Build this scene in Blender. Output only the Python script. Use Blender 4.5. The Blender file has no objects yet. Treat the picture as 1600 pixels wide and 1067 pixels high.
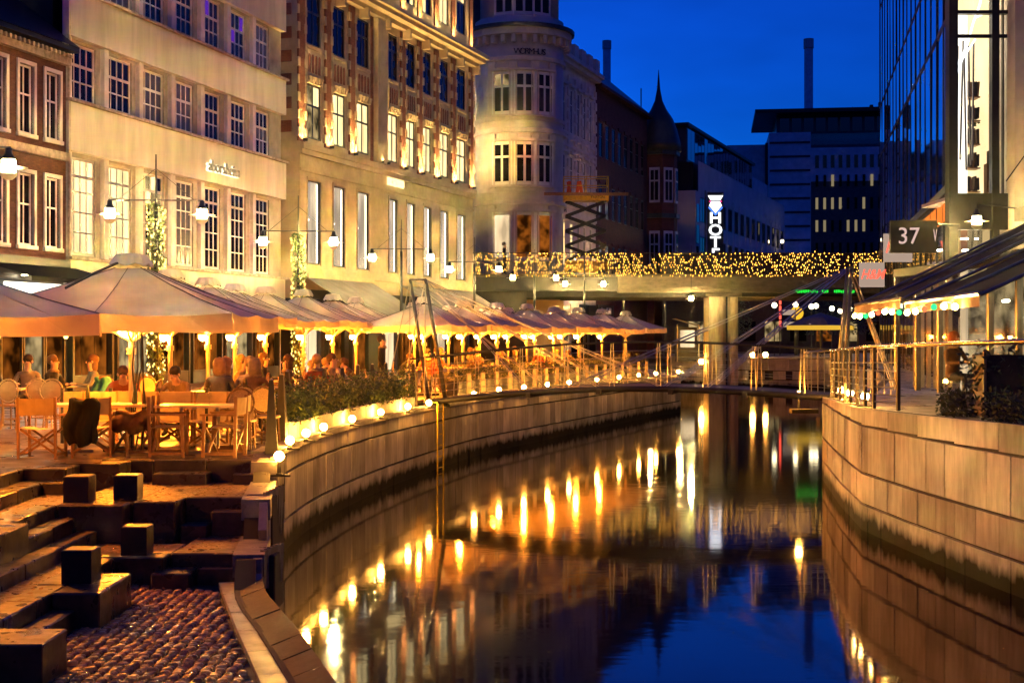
import bpy, bmesh, math, random
from mathutils import Vector, Matrix, Euler
RND = random.Random(11)
SC = bpy.context.scene
COL = SC.collection

# ------------------------------------------------------------------ camera, sky, exposure
EYE, FPX, HOR = 1.79, 2200.0, 525.0
cam_data = bpy.data.cameras.new('camera')
cam_data.sensor_width = 36.0
cam_data.lens = FPX / 1600.0 * 36.0
cam_data.shift_y = -(533.5 - HOR) / 1600.0
cam_data.clip_end = 3000.0
cam = bpy.data.objects.new('camera', cam_data)
cam.location = (0, 0, EYE)
cam.rotation_euler = (math.radians(90), 0, 0)
COL.objects.link(cam)
SC.camera = cam

world = bpy.data.worlds.new('World')
SC.world = world
world.use_nodes = True
wn = world.node_tree
bg = wn.nodes['Background']
sky = wn.nodes.new('ShaderNodeTexSky')
sky.sky_type = 'NISHITA'
sky.sun_disc = False
sky.sun_elevation = math.radians(-1.2)
sky.sun_rotation = math.radians(-12.0)
sky.ozone_density = 8.0
sky.air_density = 1.0
sky.dust_density = 0.3
tint = wn.nodes.new('ShaderNodeMix'); tint.data_type = 'RGBA'; tint.blend_type = 'MULTIPLY'
tint.inputs['Factor'].default_value = 1.0
tint.inputs['B'].default_value = (0.11, 1.02, 1.02, 1)      # a deep blue hour
# faint high cloud streaks
wtc = wn.nodes.new('ShaderNodeTexCoord')
wmp = wn.nodes.new('ShaderNodeMapping'); wmp.inputs['Scale'].default_value = (2.0, 2.0, 6.0)
wno = wn.nodes.new('ShaderNodeTexNoise'); wno.inputs['Scale'].default_value = 1.6; wno.inputs['Detail'].default_value = 4
wmr = wn.nodes.new('ShaderNodeMapRange')
wmr.inputs['From Min'].default_value = 0.32; wmr.inputs['From Max'].default_value = 0.68; wmr.inputs['To Min'].default_value = 0.70; wmr.inputs['To Max'].default_value = 1.25
wmul = wn.nodes.new('ShaderNodeMix'); wmul.data_type = 'RGBA'; wmul.blend_type = 'MULTIPLY'; wmul.inputs['Factor'].default_value = 1.0
wn.links.new(wtc.outputs['Generated'], wmp.inputs['Vector'])
wn.links.new(wmp.outputs['Vector'], wno.inputs['Vector'])
wn.links.new(wno.outputs['Fac'], wmr.inputs['Value'])
wn.links.new(sky.outputs['Color'], tint.inputs['A'])
wn.links.new(tint.outputs['Result'], wmul.inputs['A'])
wn.links.new(wmr.outputs['Result'], wmul.inputs['B'])
wn.links.new(wmul.outputs['Result'], bg.inputs['Color'])
bg.inputs['Strength'].default_value = 0.15

SC.view_settings.view_transform = 'Standard'
SC.view_settings.look = 'None'
SC.view_settings.exposure = 3.05
SC.view_settings.gamma = 1.0
SC.view_settings.use_curve_mapping = False
SC.render.engine = 'CYCLES'
SC.cycles.use_denoising = True
SC.cycles.max_bounces = 6
SC.cycles.diffuse_bounces = 3
SC.cycles.glossy_bounces = 3
SC.cycles.transmission_bounces = 4
SC.cycles.transparent_max_bounces = 6
SC.cycles.sample_clamp_indirect = 4.0
SC.cycles.use_light_tree = True
SC.cycles.caustics_reflective = False
SC.cycles.caustics_refractive = False

# lamp strengths (radiance), scaled down to suit the long exposure
LK = 2.0 ** -1.05
WARM = (1.0, 0.69, 0.22)
ORANGE = (1.0, 0.27, 0.014)
S_STREET, S_GLOBE, S_HEAT = 950.0, 165.0, 1350.0

# ------------------------------------------------------------------ helpers
ORD = ['first', 'second', 'third', 'fourth', 'fifth', 'sixth', 'seventh', 'eighth', 'ninth', 'tenth', 'eleventh', 'twelfth',
       'thirteenth', 'fourteenth', 'fifteenth', 'sixteenth', 'seventeenth', 'eighteenth', 'nineteenth', 'twentieth']

def at(px, py, Y):
    return Vector(((px - 800) / FPX * Y, Y, EYE - (py - HOR) / FPX * Y))

def zat(py, Y):
    return EYE - (py - HOR) / FPX * Y

class MB:
    def __init__(s):
        s.v = []; s.f = []
    def add(s, vs, fs):
        o = len(s.v)
        s.v.extend([tuple(p) for p in vs])
        s.f.extend([tuple(i + o for i in q) for q in fs])
        return s
    def box(s, x0, x1, y0, y1, z0, z1):
        return s.add([(x0,y0,z0),(x1,y0,z0),(x1,y1,z0),(x0,y1,z0),(x0,y0,z1),(x1,y0,z1),(x1,y1,z1),(x0,y1,z1)],
              [(3,2,1,0),(4,5,6,7),(0,1,5,4),(1,2,6,5),(2,3,7,6),(3,0,4,7)])
    def prism(s, poly, z0, z1):
        n = len(poly)
        vs = [(x,y,z0) for x,y in poly] + [(x,y,z1) for x,y in poly]
        fs = [tuple(range(n-1,-1,-1)), tuple(range(n,2*n))] + [(i,(i+1)%n,(i+1)%n+n,i+n) for i in range(n)]
        return s.add(vs, fs)
    def bar(s, p, q, r0, r1=None, n=6):
        p = Vector(p); q = Vector(q); r1 = r0 if r1 is None else r1
        d = (q-p).normalized()
        a = d.orthogonal().normalized() if abs(d.z) < 0.99 else Vector((1,0,0))
        b = d.cross(a)
        vs = []
        for c, r in ((p,r0),(q,r1)):
            for k in range(n):
                t = 2*math.pi*(k+.5)/n
                vs.append(c + a*math.cos(t)*r + b*math.sin(t)*r)
        fs = [(k,(k+1)%n,n+(k+1)%n,n+k) for k in range(n)] + [tuple(range(n-1,-1,-1)), tuple(range(n,2*n))]
        return s.add(vs, fs)
    def beam(s, p, q, w, h):
        """rectangular bar, w across (horizontal), h in the other direction"""
        p = Vector(p); q = Vector(q); d = (q-p).normalized()
        up = Vector((0,0,1)) if abs(d.z) < 0.95 else Vector((0,1,0))
        a = d.cross(up).normalized()*w/2; b = a.cross(d).normalized()*h/2
        vs = [p-a-b,p+a-b,p+a+b,p-a+b,q-a-b,q+a-b,q+a+b,q-a+b]
        return s.add(vs, [(3,2,1,0),(4,5,6,7),(0,1,5,4),(1,2,6,5),(2,3,7,6),(3,0,4,7)])
    def tube(s, pts, r, n=6, closed=False):
        pts = [Vector(p) for p in pts]; m = len(pts); vs = []; fs = []
        for i, p in enumerate(pts):
            d = (pts[(i+1) % m if closed else min(i+1,m-1)] - pts[(i-1) % m if closed else max(i-1,0)]).normalized()
            a = d.cross(Vector((0,0,1)))
            if a.length < 0.05: a = d.cross(Vector((0,1,0)))
            a.normalize(); b = a.cross(d)
            rr = r[i] if isinstance(r, (list,tuple)) else r
            for k in range(n):
                t = 2*math.pi*k/n
                vs.append(p + a*math.cos(t)*rr + b*math.sin(t)*rr)
        for i in range(m if closed else m-1):
            for k in range(n):
                fs.append((i*n+k, i*n+(k+1)%n, ((i+1)%m)*n+(k+1)%n, ((i+1)%m)*n+k))
        if not closed:
            fs += [tuple(range(n-1,-1,-1)), tuple(range((m-1)*n, m*n))]
        return s.add(vs, fs)
    def lathe(s, prof, n=12, c=(0,0,0), phase=0.0, sx=1.0, sy=1.0):
        vs = []; fs = []
        for r, z in prof:
            for k in range(n):
                t = 2*math.pi*k/n + phase
                vs.append((c[0]+r*math.cos(t)*sx, c[1]+r*math.sin(t)*sy, c[2]+z))
        for i in range(len(prof)-1):
            for k in range(n):
                fs.append((i*n+k, i*n+(k+1)%n, (i+1)*n+(k+1)%n, (i+1)*n+k))
        if prof[0][0] > 1e-5: fs.append(tuple(range(n-1,-1,-1)))
        if prof[-1][0] > 1e-5: fs.append(tuple(range((len(prof)-1)*n, len(prof)*n)))
        return s.add(vs, fs)
    def ball(s, c, r, n=10, m=6, sz=1.0):
        prof = [(max(1e-6, r*math.sin(math.pi*i/m)), -r*sz*math.cos(math.pi*i/m)) for i in range(m+1)]
        return s.lathe(prof, n, c)
    def xform(s, M):
        s.v = [tuple(M @ Vector(p)) for p in s.v]; return s
    def mesh(s, name, mat, smooth=False):
        me = bpy.data.meshes.new(name)
        me.from_pydata(s.v, [], s.f)
        if mat: me.materials.append(mat)
        if smooth: me.shade_smooth()
        me.update()
        return me
    def build(s, name, mat, parent=None, loc=(0,0,0), rz=0.0, smooth=False):
        return put(name, s.mesh(name, mat, smooth), parent, loc, (0,0,rz))

def put(name, me, parent=None, loc=(0,0,0), rot=(0,0,0), scale=None):
    o = bpy.data.objects.new(name, me)
    COL.objects.link(o)
    if parent: o.parent = parent
    o.location = loc; o.rotation_euler = rot
    if scale: o.scale = scale
    return o

def tag(o, label, cat, group=None, kind=None):
    o['label'] = label; o['category'] = cat
    if group: o['group'] = group
    if kind: o['kind'] = kind
    return o

def struct(o):
    o['kind'] = 'structure'; return o

def thing(name, label, cat, loc=(0,0,0), rz=0.0, group=None):
    o = bpy.data.objects.new(name, None); COL.objects.link(o)
    o.location = loc; o.rotation_euler = (0,0,rz); o.empty_display_size = .2
    return tag(o, label, cat, group)

def copy_tree(o, parent=None):
    c = o.copy(); COL.objects.link(c); c.parent = parent
    for ch in list(KIDS.get(o.name, o.children)):
        copy_tree(ch, c)
    return c
KIDS = {}

_cubes = {}
def cube(mat):
    """unit cube centred on the origin, shared by all alike pieces"""
    if mat.name not in _cubes:
        _cubes[mat.name] = MB().box(-.5,.5,-.5,.5,-.5,.5).mesh('block', mat)
    return _cubes[mat.name]
_quads = {}
def panemesh(mat):
    if mat.name not in _quads:
        _quads[mat.name] = MB().box(-.5,.5,-.5,.5,-.5,.5).mesh('pane', mat)
    return _quads[mat.name]

def text(name, body, size, mat, parent, loc, rot, extrude=.02, align='CENTER', sx=1.0, shear=0.0, bold=0.0):
    cu = bpy.data.curves.new(name, 'FONT')
    cu.body = body; cu.size = size; cu.extrude = extrude; cu.align_x = align; cu.align_y = 'CENTER'
    cu.materials.append(mat)
    cu.shear = shear; cu.offset = bold; cu.resolution_u = 3
    t = bpy.data.objects.new(name, cu); COL.objects.link(t)
    me = bpy.data.meshes.new_from_object(t.evaluated_get(bpy.context.evaluated_depsgraph_get()))
    me.name = name
    bpy.data.objects.remove(t); bpy.data.curves.remove(cu)
    return put(name, me, parent, loc, rot, (sx,1,1))

# ------------------------------------------------------------------ materials
def newmat(name):
    m = bpy.data.materials.new(name); m.use_nodes = True
    return m, m.node_tree, m.node_tree.nodes['Principled BSDF']

def mat(name, col, rough=.6, var=.25, scale=3.0, bump=0.0, bscale=20.0, metal=0.0, spec=.5, stretch=(1,1,1), rvar=0.0, objrand=0.0, coat=0.0, world_co=True):
    m, nt, b = newmat(name)
    N = nt.nodes; L = nt.links
    b.inputs['Roughness'].default_value = rough
    b.inputs['Metallic'].default_value = metal
    b.inputs['Specular IOR Level'].default_value = spec
    b.inputs['Coat Weight'].default_value = coat
    geo = N.new('ShaderNodeNewGeometry')
    mp = N.new('ShaderNodeMapping'); mp.inputs['Scale'].default_value = stretch
    if world_co: L.new(geo.outputs['Position'], mp.inputs['Vector'])
    else:
        tc = N.new('ShaderNodeTexCoord'); L.new(tc.outputs['Object'], mp.inputs['Vector'])
    no = N.new('ShaderNodeTexNoise'); no.inputs['Scale'].default_value = scale; no.inputs['Detail'].default_value = 5; no.inputs['Roughness'].default_value = .6
    L.new(mp.outputs['Vector'], no.inputs['Vector'])
    mr = N.new('ShaderNodeMapRange'); mr.inputs['From Min'].default_value = .3; mr.inputs['From Max'].default_value = .7
    mr.inputs['To Min'].default_value = 1-var; mr.inputs['To Max'].default_value = 1+var*.6
    L.new(no.outputs['Fac'], mr.inputs['Value'])
    mx = N.new('ShaderNodeMix'); mx.data_type = 'RGBA'; mx.blend_type = 'MULTIPLY'; mx.inputs['Factor'].default_value = 1
    mx.inputs['A'].default_value = (*col, 1)
    src = mr.outputs['Result']
    if objrand:
        oi = N.new('ShaderNodeObjectInfo')
        r2 = N.new('ShaderNodeMapRange'); r2.inputs['To Min'].default_value = 1-objrand; r2.inputs['To Max'].default_value = 1+objrand*.7
        L.new(oi.outputs['Random'], r2.inputs['Value'])
        mm = N.new('ShaderNodeMath'); mm.operation = 'MULTIPLY'
        L.new(src, mm.inputs[0]); L.new(r2.outputs['Result'], mm.inputs[1]); src = mm.outputs[0]
    L.new(src, mx.inputs['B'])
    L.new(mx.outputs['Result'], b.inputs['Base Color'])
    if rvar:
        r3 = N.new('ShaderNodeMapRange'); r3.inputs['From Min'].default_value = .3; r3.inputs['From Max'].default_value = .7
        r3.inputs['To Min'].default_value = max(.03, rough-rvar); r3.inputs['To Max'].default_value = min(1, rough+rvar)
        n3 = N.new('ShaderNodeTexNoise'); n3.inputs['Scale'].default_value = scale*.6; n3.inputs['Detail'].default_value = 3
        L.new(mp.outputs['Vector'], n3.inputs['Vector'])
        L.new(n3.outputs['Fac'], r3.inputs['Value']); L.new(r3.outputs['Result'], b.inputs['Roughness'])
    if bump:
        n2 = N.new('ShaderNodeTexNoise'); n2.inputs['Scale'].default_value = bscale; n2.inputs['Detail'].default_value = 4
        L.new(mp.outputs['Vector'], n2.inputs['Vector'])
        bp = N.new('ShaderNodeBump'); bp.inputs['Strength'].default_value = bump; bp.inputs['Distance'].default_value = .02
        L.new(n2.outputs['Fac'], bp.inputs['Height']); L.new(bp.outputs['Normal'], b.inputs['Normal'])
    return m

def emit(name, col, strength, sample=True):
    m = bpy.data.materials.new(name); m.use_nodes = True
    nt = m.node_tree; nt.nodes.remove(nt.nodes['Principled BSDF'])
    e = nt.nodes.new('ShaderNodeEmission'); e.inputs['Color'].default_value = (*col, 1); e.inputs['Strength'].default_value = strength*LK
    nt.links.new(e.outputs[0], nt.nodes['Material Output'].inputs['Surface'])
    m.cycles.emission_sampling = 'FRONT' if sample else 'NONE'
    return m

def emit_interior(name, col, strength, scale=(3,3,.8), dark=.35):
    """lit rooms seen through a window: uneven, with darker furnishings"""
    m = bpy.data.materials.new(name); m.use_nodes = True
    nt = m.node_tree; N = nt.nodes; N.remove(N['Principled BSDF'])
    geo = N.new('ShaderNodeNewGeometry'); mp = N.new('ShaderNodeMapping'); mp.inputs['Scale'].default_value = scale
    nt.links.new(geo.outputs['Position'], mp.inputs['Vector'])
    no = N.new('ShaderNodeTexNoise'); no.inputs['Scale'].default_value = 1.0; no.inputs['Detail'].default_value = 2
    nt.links.new(mp.outputs['Vector'], no.inputs['Vector'])
    mr = N.new('ShaderNodeMapRange'); mr.inputs['From Min'].default_value = .35; mr.inputs['From Max'].default_value = .65
    mr.inputs['To Min'].default_value = strength*dark*LK; mr.inputs['To Max'].default_value = strength*LK
    nt.links.new(no.outputs['Fac'], mr.inputs['Value'])
    e = N.new('ShaderNodeEmission'); e.inputs['Color'].default_value = (*col, 1)
    nt.links.new(mr.outputs['Result'], e.inputs['Strength'])
    nt.links.new(e.outputs[0], N['Material Output'].inputs['Surface'])
    m.cycles.emission_sampling = 'FRONT'
    return m

def glass(name, tintc=(.9,.92,.95)):
    m = bpy.data.materials.new(name); m.use_nodes = True
    nt = m.node_tree; N = nt.nodes; N.remove(N['Principled BSDF'])
    t = N.new('ShaderNodeBsdfTransparent'); t.inputs['Color'].default_value = (*tintc, 1)
    g = N.new('ShaderNodeBsdfGlossy'); g.inputs['Roughness'].default_value = .03
    lw = N.new('ShaderNodeLayerWeight'); lw.inputs['Blend'].default_value = .5
    pw = N.new('ShaderNodeMath'); pw.operation = 'POWER'; pw.inputs[1].default_value = 5; nt.links.new(lw.outputs['Facing'], pw.inputs[0])
    fr = N.new('ShaderNodeMath'); fr.operation = 'MULTIPLY_ADD'; fr.inputs[1].default_value = .9; fr.inputs[2].default_value = .03; nt.links.new(pw.outputs[0], fr.inputs[0])
    mx = N.new('ShaderNodeMixShader')
    nt.links.new(fr.outputs[0], mx.inputs[0]); nt.links.new(t.outputs[0], mx.inputs[1]); nt.links.new(g.outputs[0], mx.inputs[2])
    nt.links.new(mx.outputs[0], N['Material Output'].inputs['Surface'])
    return m

def brick(name, c1, c2, mortar, scale=1.0, rough=.85):
    m, nt, b = newmat(name); N = nt.nodes; L = nt.links
    tc = N.new('ShaderNodeTexCoord'); sp = N.new('ShaderNodeSeparateXYZ'); cb = N.new('ShaderNodeCombineXYZ')
    L.new(tc.outputs['Object'], sp.inputs[0])
    ad = N.new('ShaderNodeMath'); L.new(sp.outputs['X'], ad.inputs[0]); L.new(sp.outputs['Y'], ad.inputs[1])
    L.new(ad.outputs[0], cb.inputs['X']); L.new(sp.outputs['Z'], cb.inputs['Y'])
    br = N.new('ShaderNodeTexBrick'); br.inputs['Scale'].default_value = 4.0*scale
    br.inputs['Color1'].default_value = (*c1,1); br.inputs['Color2'].default_value = (*c2,1); br.inputs['Mortar'].default_value = (*mortar,1)
    br.inputs['Mortar Size'].default_value = .018; br.inputs['Brick Width'].default_value = .9; br.inputs['Row Height'].default_value = .28
    L.new(cb.outputs[0], br.inputs['Vector'])
    no = N.new('ShaderNodeTexNoise'); no.inputs['Scale'].default_value = 1.3; no.inputs['Detail'].default_value = 5
    L.new(tc.outputs['Object'], no.inputs['Vector'])
    mr = N.new('ShaderNodeMapRange'); mr.inputs['To Min'].default_value = .5; mr.inputs['To Max'].default_value = 1.4
    L.new(no.outputs['Fac'], mr.inputs['Value'])
    mx = N.new('ShaderNodeMix'); mx.data_type='RGBA'; mx.blend_type='MULTIPLY'; mx.inputs['Factor'].default_value=1
    L.new(br.outputs['Color'], mx.inputs['A']); L.new(mr.outputs['Result'], mx.inputs['B'])
    L.new(mx.outputs['Result'], b.inputs['Base Color'])
    bp = N.new('ShaderNodeBump'); bp.inputs['Strength'].default_value = .5; bp.inputs['Distance'].default_value = .01; bp.invert = True
    L.new(br.outputs['Fac'], bp.inputs['Height']); L.new(bp.outputs['Normal'], b.inputs['Normal'])
    b.inputs['Roughness'].default_value = rough
    return m

def quay_stone(name, col):
    """board-marked concrete of the quay: vertical streaks, pale runs, a ragged wet algae band above the water"""
    m, nt, b = newmat(name); N = nt.nodes; L = nt.links
    geo = N.new('ShaderNodeNewGeometry')
    mp = N.new('ShaderNodeMapping'); mp.inputs['Scale'].default_value = (5,5,.9); L.new(geo.outputs['Position'], mp.inputs['Vector'])
    no = N.new('ShaderNodeTexNoise'); no.inputs['Scale'].default_value = 1.6; no.inputs['Detail'].default_value = 6; no.inputs['Roughness'].default_value=.65
    L.new(mp.outputs['Vector'], no.inputs['Vector'])
    mr = N.new('ShaderNodeMapRange'); mr.inputs['From Min'].default_value=.3; mr.inputs['From Max'].default_value=.7; mr.inputs['To Min'].default_value=.66; mr.inputs['To Max'].default_value=1.1
    L.new(no.outputs['Fac'], mr.inputs['Value'])
    oi = N.new('ShaderNodeObjectInfo'); r2 = N.new('ShaderNodeMapRange'); r2.inputs['To Min'].default_value=.62; r2.inputs['To Max'].default_value=1.2
    L.new(oi.outputs['Random'], r2.inputs['Value'])
    mm = N.new('ShaderNodeMath'); mm.operation='MULTIPLY'; L.new(mr.outputs['Result'], mm.inputs[0]); L.new(r2.outputs['Result'], mm.inputs[1])
    nb_ = N.new('ShaderNodeTexNoise'); nb_.inputs['Scale'].default_value=.9; nb_.inputs['Detail'].default_value=6; L.new(geo.outputs['Position'], nb_.inputs['Vector'])
    rb_ = N.new('ShaderNodeMapRange'); rb_.inputs['From Min'].default_value=.35; rb_.inputs['From Max'].default_value=.65; rb_.inputs['To Min'].default_value=.68; rb_.inputs['To Max'].default_value=1.12
    L.new(nb_.outputs['Fac'], rb_.inputs['Value'])
    mq = N.new('ShaderNodeMath'); mq.operation='MULTIPLY'; L.new(mm.outputs[0], mq.inputs[0]); L.new(rb_.outputs['Result'], mq.inputs[1])
    mx = N.new('ShaderNodeMix'); mx.data_type='RGBA'; mx.blend_type='MULTIPLY'; mx.inputs['Factor'].default_value=1
    mx.inputs['A'].default_value=(*col,1); L.new(mq.outputs[0], mx.inputs['B'])
    # algae
    sp = N.new('ShaderNodeSeparateXYZ'); L.new(geo.outputs['Position'], sp.inputs[0])
    n2 = N.new('ShaderNodeTexNoise'); n2.inputs['Scale'].default_value=2.2; n2.inputs['Detail'].default_value=5
    m2 = N.new('ShaderNodeMapping'); m2.inputs['Scale'].default_value=(1.6,1.6,.7); L.new(geo.outputs['Position'], m2.inputs['Vector']); L.new(m2.outputs['Vector'], n2.inputs['Vector'])
    ma = N.new('ShaderNodeMath'); ma.operation='MULTIPLY_ADD'; ma.inputs[1].default_value=-.40; L.new(n2.outputs['Fac'], ma.inputs[0]); L.new(sp.outputs['Z'], ma.inputs[2])
    al = N.new('ShaderNodeMapRange'); al.inputs['From Min'].default_value=-1.62; al.inputs['From Max'].default_value=-1.46; al.inputs['To Min'].default_value=1; al.inputs['To Max'].default_value=0
    L.new(ma.outputs[0], al.inputs['Value'])
    mx2 = N.new('ShaderNodeMix'); mx2.data_type='RGBA'; L.new(al.outputs['Result'], mx2.inputs['Factor'])
    L.new(mx.outputs['Result'], mx2.inputs['A']); mx2.inputs['B'].default_value=(.012,.011,.006,1)
    L.new(mx2.outputs['Result'], b.inputs['Base Color'])
    b.inputs['Roughness'].default_value=.85; b.inputs['Specular IOR Level'].default_value=.15
    n3 = N.new('ShaderNodeTexNoise'); n3.inputs['Scale'].default_value=14; n3.inputs['Detail'].default_value=4; L.new(mp.outputs['Vector'], n3.inputs['Vector'])
    bp = N.new('ShaderNodeBump'); bp.inputs['Strength'].default_value=.35; bp.inputs['Distance'].default_value=.02
    L.new(no.outputs['Fac'], bp.inputs['Height']); L.new(bp.outputs['Normal'], b.inputs['Normal'])
    return m

def cloth(name, col, trans=.35, rough=.9):
    m = bpy.data.materials.new(name); m.use_nodes = True
    nt = m.node_tree; N = nt.nodes; L = nt.links; b = N['Principled BSDF']
    b.inputs['Roughness'].default_value = rough; b.inputs['Specular IOR Level'].default_value = .15
    geo = N.new('ShaderNodeNewGeometry'); no = N.new('ShaderNodeTexNoise'); no.inputs['Scale'].default_value = 1.7; no.inputs['Detail'].default_value = 6
    L.new(geo.outputs['Position'], no.inputs['Vector'])
    mr = N.new('ShaderNodeMapRange'); mr.inputs['From Min'].default_value=.3; mr.inputs['From Max'].default_value=.7; mr.inputs['To Min'].default_value=.78; mr.inputs['To Max'].default_value=1.08
    L.new(no.outputs['Fac'], mr.inputs['Value'])
    mx = N.new('ShaderNodeMix'); mx.data_type='RGBA'; mx.blend_type='MULTIPLY'; mx.inputs['Factor'].default_value=1
    mx.inputs['A'].default_value=(*col,1); L.new(mr.outputs['Result'], mx.inputs['B']); L.new(mx.outputs['Result'], b.inputs['Base Color'])
    n2 = N.new('ShaderNodeTexNoise'); n2.inputs['Scale'].default_value = 4; n2.inputs['Detail'].default_value=3; L.new(geo.outputs['Position'], n2.inputs['Vector'])
    bp = N.new('ShaderNodeBump'); bp.inputs['Strength'].default_value=.3; bp.inputs['Distance'].default_value=.05; L.new(n2.outputs['Fac'], bp.inputs['Height']); L.new(bp.outputs['Normal'], b.inputs['Normal'])
    t = N.new('ShaderNodeBsdfTranslucent'); L.new(mx.outputs['Result'], t.inputs['Color'])
    ms = N.new('ShaderNodeMixShader'); ms.inputs[0].default_value = trans
    L.new(b.outputs[0], ms.inputs[1]); L.new(t.outputs[0], ms.inputs[2]); L.new(ms.outputs[0], N['Material Output'].inputs['Surface'])
    return m

def water_mat():
    m, nt, b = newmat('canal_water'); N = nt.nodes; L = nt.links
    b.inputs['Base Color'].default_value=(.006,.006,.005,1); b.inputs['Roughness'].default_value=.05; b.inputs['IOR'].default_value=1.36
    b.inputs['Specular IOR Level'].default_value=.55
    geo = N.new('ShaderNodeNewGeometry')
    mp = N.new('ShaderNodeMapping'); mp.inputs['Scale'].default_value=(1.2,2.6,1); L.new(geo.outputs['Position'], mp.inputs['Vector'])
    no = N.new('ShaderNodeTexNoise'); no.inputs['Scale'].default_value=1.5; no.inputs['Detail'].default_value=3; L.new(mp.outputs['Vector'], no.inputs['Vector'])
    bp = N.new('ShaderNodeBump'); bp.inputs['Strength'].default_value=.022; bp.inputs['Distance'].default_value=.05
    L.new(no.outputs['Fac'], bp.inputs['Height']); L.new(bp.outputs['Normal'], b.inputs['Normal'])
    return m

M = {}
M['water'] = water_mat()
M['quay'] = quay_stone('quay_panel_stone', (.58,.52,.44))
M['quay_core'] = mat('quay_core_dark', (.035,.03,.025), .9)
M['coping'] = mat('coping_granite', (.25,.23,.21), .42, .35, 6, .15, 60, rvar=.15, objrand=.15)
M['granite'] = mat('wet_step_granite', (.065,.05,.040), .36, .4, 7, .12, 70, rvar=.16, objrand=.15)
M['dark_granite'] = mat('dark_seat_granite', (.028,.024,.022), .45, .3, 9, .1, 80, rvar=.1, objrand=.2)
M['pebble'] = mat('pebbled_floor', (.16,.10,.06), .4, .5, 18, .9, 26, rvar=.2)
M['cobble'] = mat('wet_cobble', (.36,.19,.085), .26, .6, 9, .4, 60, spec=.5, rvar=.14, objrand=.4)
M['cobble_bed'] = mat('cobble_joint_sand', (.02,.017,.014), .8, .3, 10)
M['paving'] = mat('terrace_paving', (.17,.135,.105), .38, .4, 2.5, .2, 30, rvar=.18)
M['plaza'] = mat('street_paving', (.17,.15,.13), .5, .3, 1.2, .2, 20, rvar=.15)
M['white_plaster'] = mat('cream_plaster', (.72,.68,.60), .8, .20, .9, .05, 30, stretch=(2,2,.3))
M['white_paint'] = mat('white_window_paint', (.76,.72,.65), .5, .08, 4)
M['sill'] = mat('stained_sill', (.5,.44,.35), .75, .45, 5)
M['pier'] = mat('grey_pier_render', (.42,.37,.31), .8, .2, 2)
M['beige_stone'] = mat('beige_sandstone', (.50,.41,.29), .8, .22, 1.4, .12, 25)
M['pilaster_brick'] = brick('pilaster_brick', (.26,.085,.05), (.19,.06,.035), (.32,.24,.17), 1.4)
M['red_brick'] = brick('red_brick', (.14,.045,.024), (.09,.028,.016), (.07,.05,.04), 1.3)
M['dark_brick'] = brick('dark_red_brick', (.11,.028,.02), (.075,.02,.015), (.04,.03,.028), 1.0)
M['ivory_stone'] = mat('ivory_stucco', (.60,.51,.43), .8, .18, 1.2, .1, 20)
M['lilac_stone'] = mat('grey_stucco', (.66,.58,.53), .8, .2, 1.0, .1, 20)
M['slate'] = mat('dark_slate_roof', (.03,.032,.04), .5, .3, 4, .2, 20)
M['copper'] = mat('green_copper_roof', (.02,.075,.045), .45, .4, 2, .1, 10)
M['zinc'] = mat('dark_zinc_dome', (.025,.03,.035), .4, .3, 3)
M['concrete'] = mat('bridge_concrete', (.10,.08,.06), .8, .35, 2, .15, 15, stretch=(1,1,2))
M['steel_dark'] = mat('dark_painted_steel', (.012,.011,.010), .6, .3, 6)
M['pier_concrete'] = mat('pier_concrete', (.34,.28,.21), .8, .3, 2, .15, 15, stretch=(3,3,.4))
M['steel'] = mat('stainless_steel', (.45,.42,.38), .28, .15, 8, metal=1.0)
M['mast'] = mat('grey_mast_steel', (.16,.15,.14), .35, .2, 5, metal=.8)
M['black'] = mat('black_metal', (.012,.012,.012), .45, .2, 6)
M['grey_panel'] = mat('grey_office_panel', (.70,.69,.72), .7, .2, 1.0)
M['pale_panel'] = mat('pale_office_panel', (.62,.60,.60), .7, .15, .6)
M['curtain'] = mat('navy_curtain_wall', (.05,.055,.08), .25, .3, 2)
M['pane_dark'] = mat('dark_window_glass', (.008,.007,.007), .07, .3, .4, spec=.2)
M['pane_blue'] = mat('reflective_facade_glass', (.008,.010,.014), .03, .2, .3, spec=1.0, metal=0.0, coat=1.0)
M['pane_curtain'] = mat('curtained_window_glass', (.10,.09,.08), .25, .3, 3, stretch=(6,6,.3))
M['office_lit'] = emit('lit_office_window', (1,.80,.45), .06, False)
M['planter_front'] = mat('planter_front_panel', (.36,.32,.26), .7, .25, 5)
M['glass'] = glass('clear_shop_glass')
M['wood'] = mat('oiled_teak', (.30,.15,.06), .5, .35, 14, .1, 40, stretch=(1,1,.3), objrand=.15)
M['canvas'] = mat('ecru_canvas', (.48,.34,.19), .85, .15, 8)
M['tabletop'] = mat('pale_table_top', (.62,.52,.38), .35, .12, 8)
M['rattan'] = mat('woven_rattan', (.50,.36,.18), .6, .35, 60, .3, 90)
M['rattan_dark'] = mat('dark_rattan', (.16,.08,.03), .6, .35, 60, .3, 90)
M['coat_black'] = mat('black_wool', (.008,.007,.007), .95, .3, 20)
M['parasol'] = cloth('parasol_canvas', (.70,.63,.57), .05)
M['valance'] = cloth('parasol_valance', (.62,.52,.42), .3)
M['parasol_frame'] = mat('cream_parasol_pole', (.62,.50,.35), .5, .12, 5)
M['awning_grey'] = cloth('grey_awning_cloth', (.34,.33,.33), .12)
M['awning_dark'] = cloth('dark_awning_cloth', (.012,.012,.014), .05)
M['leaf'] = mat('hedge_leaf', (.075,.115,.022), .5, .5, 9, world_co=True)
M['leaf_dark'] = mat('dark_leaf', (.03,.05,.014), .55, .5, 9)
M['planter_white'] = mat('white_planter_panel', (.70,.66,.58), .6, .15, 5)
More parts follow.
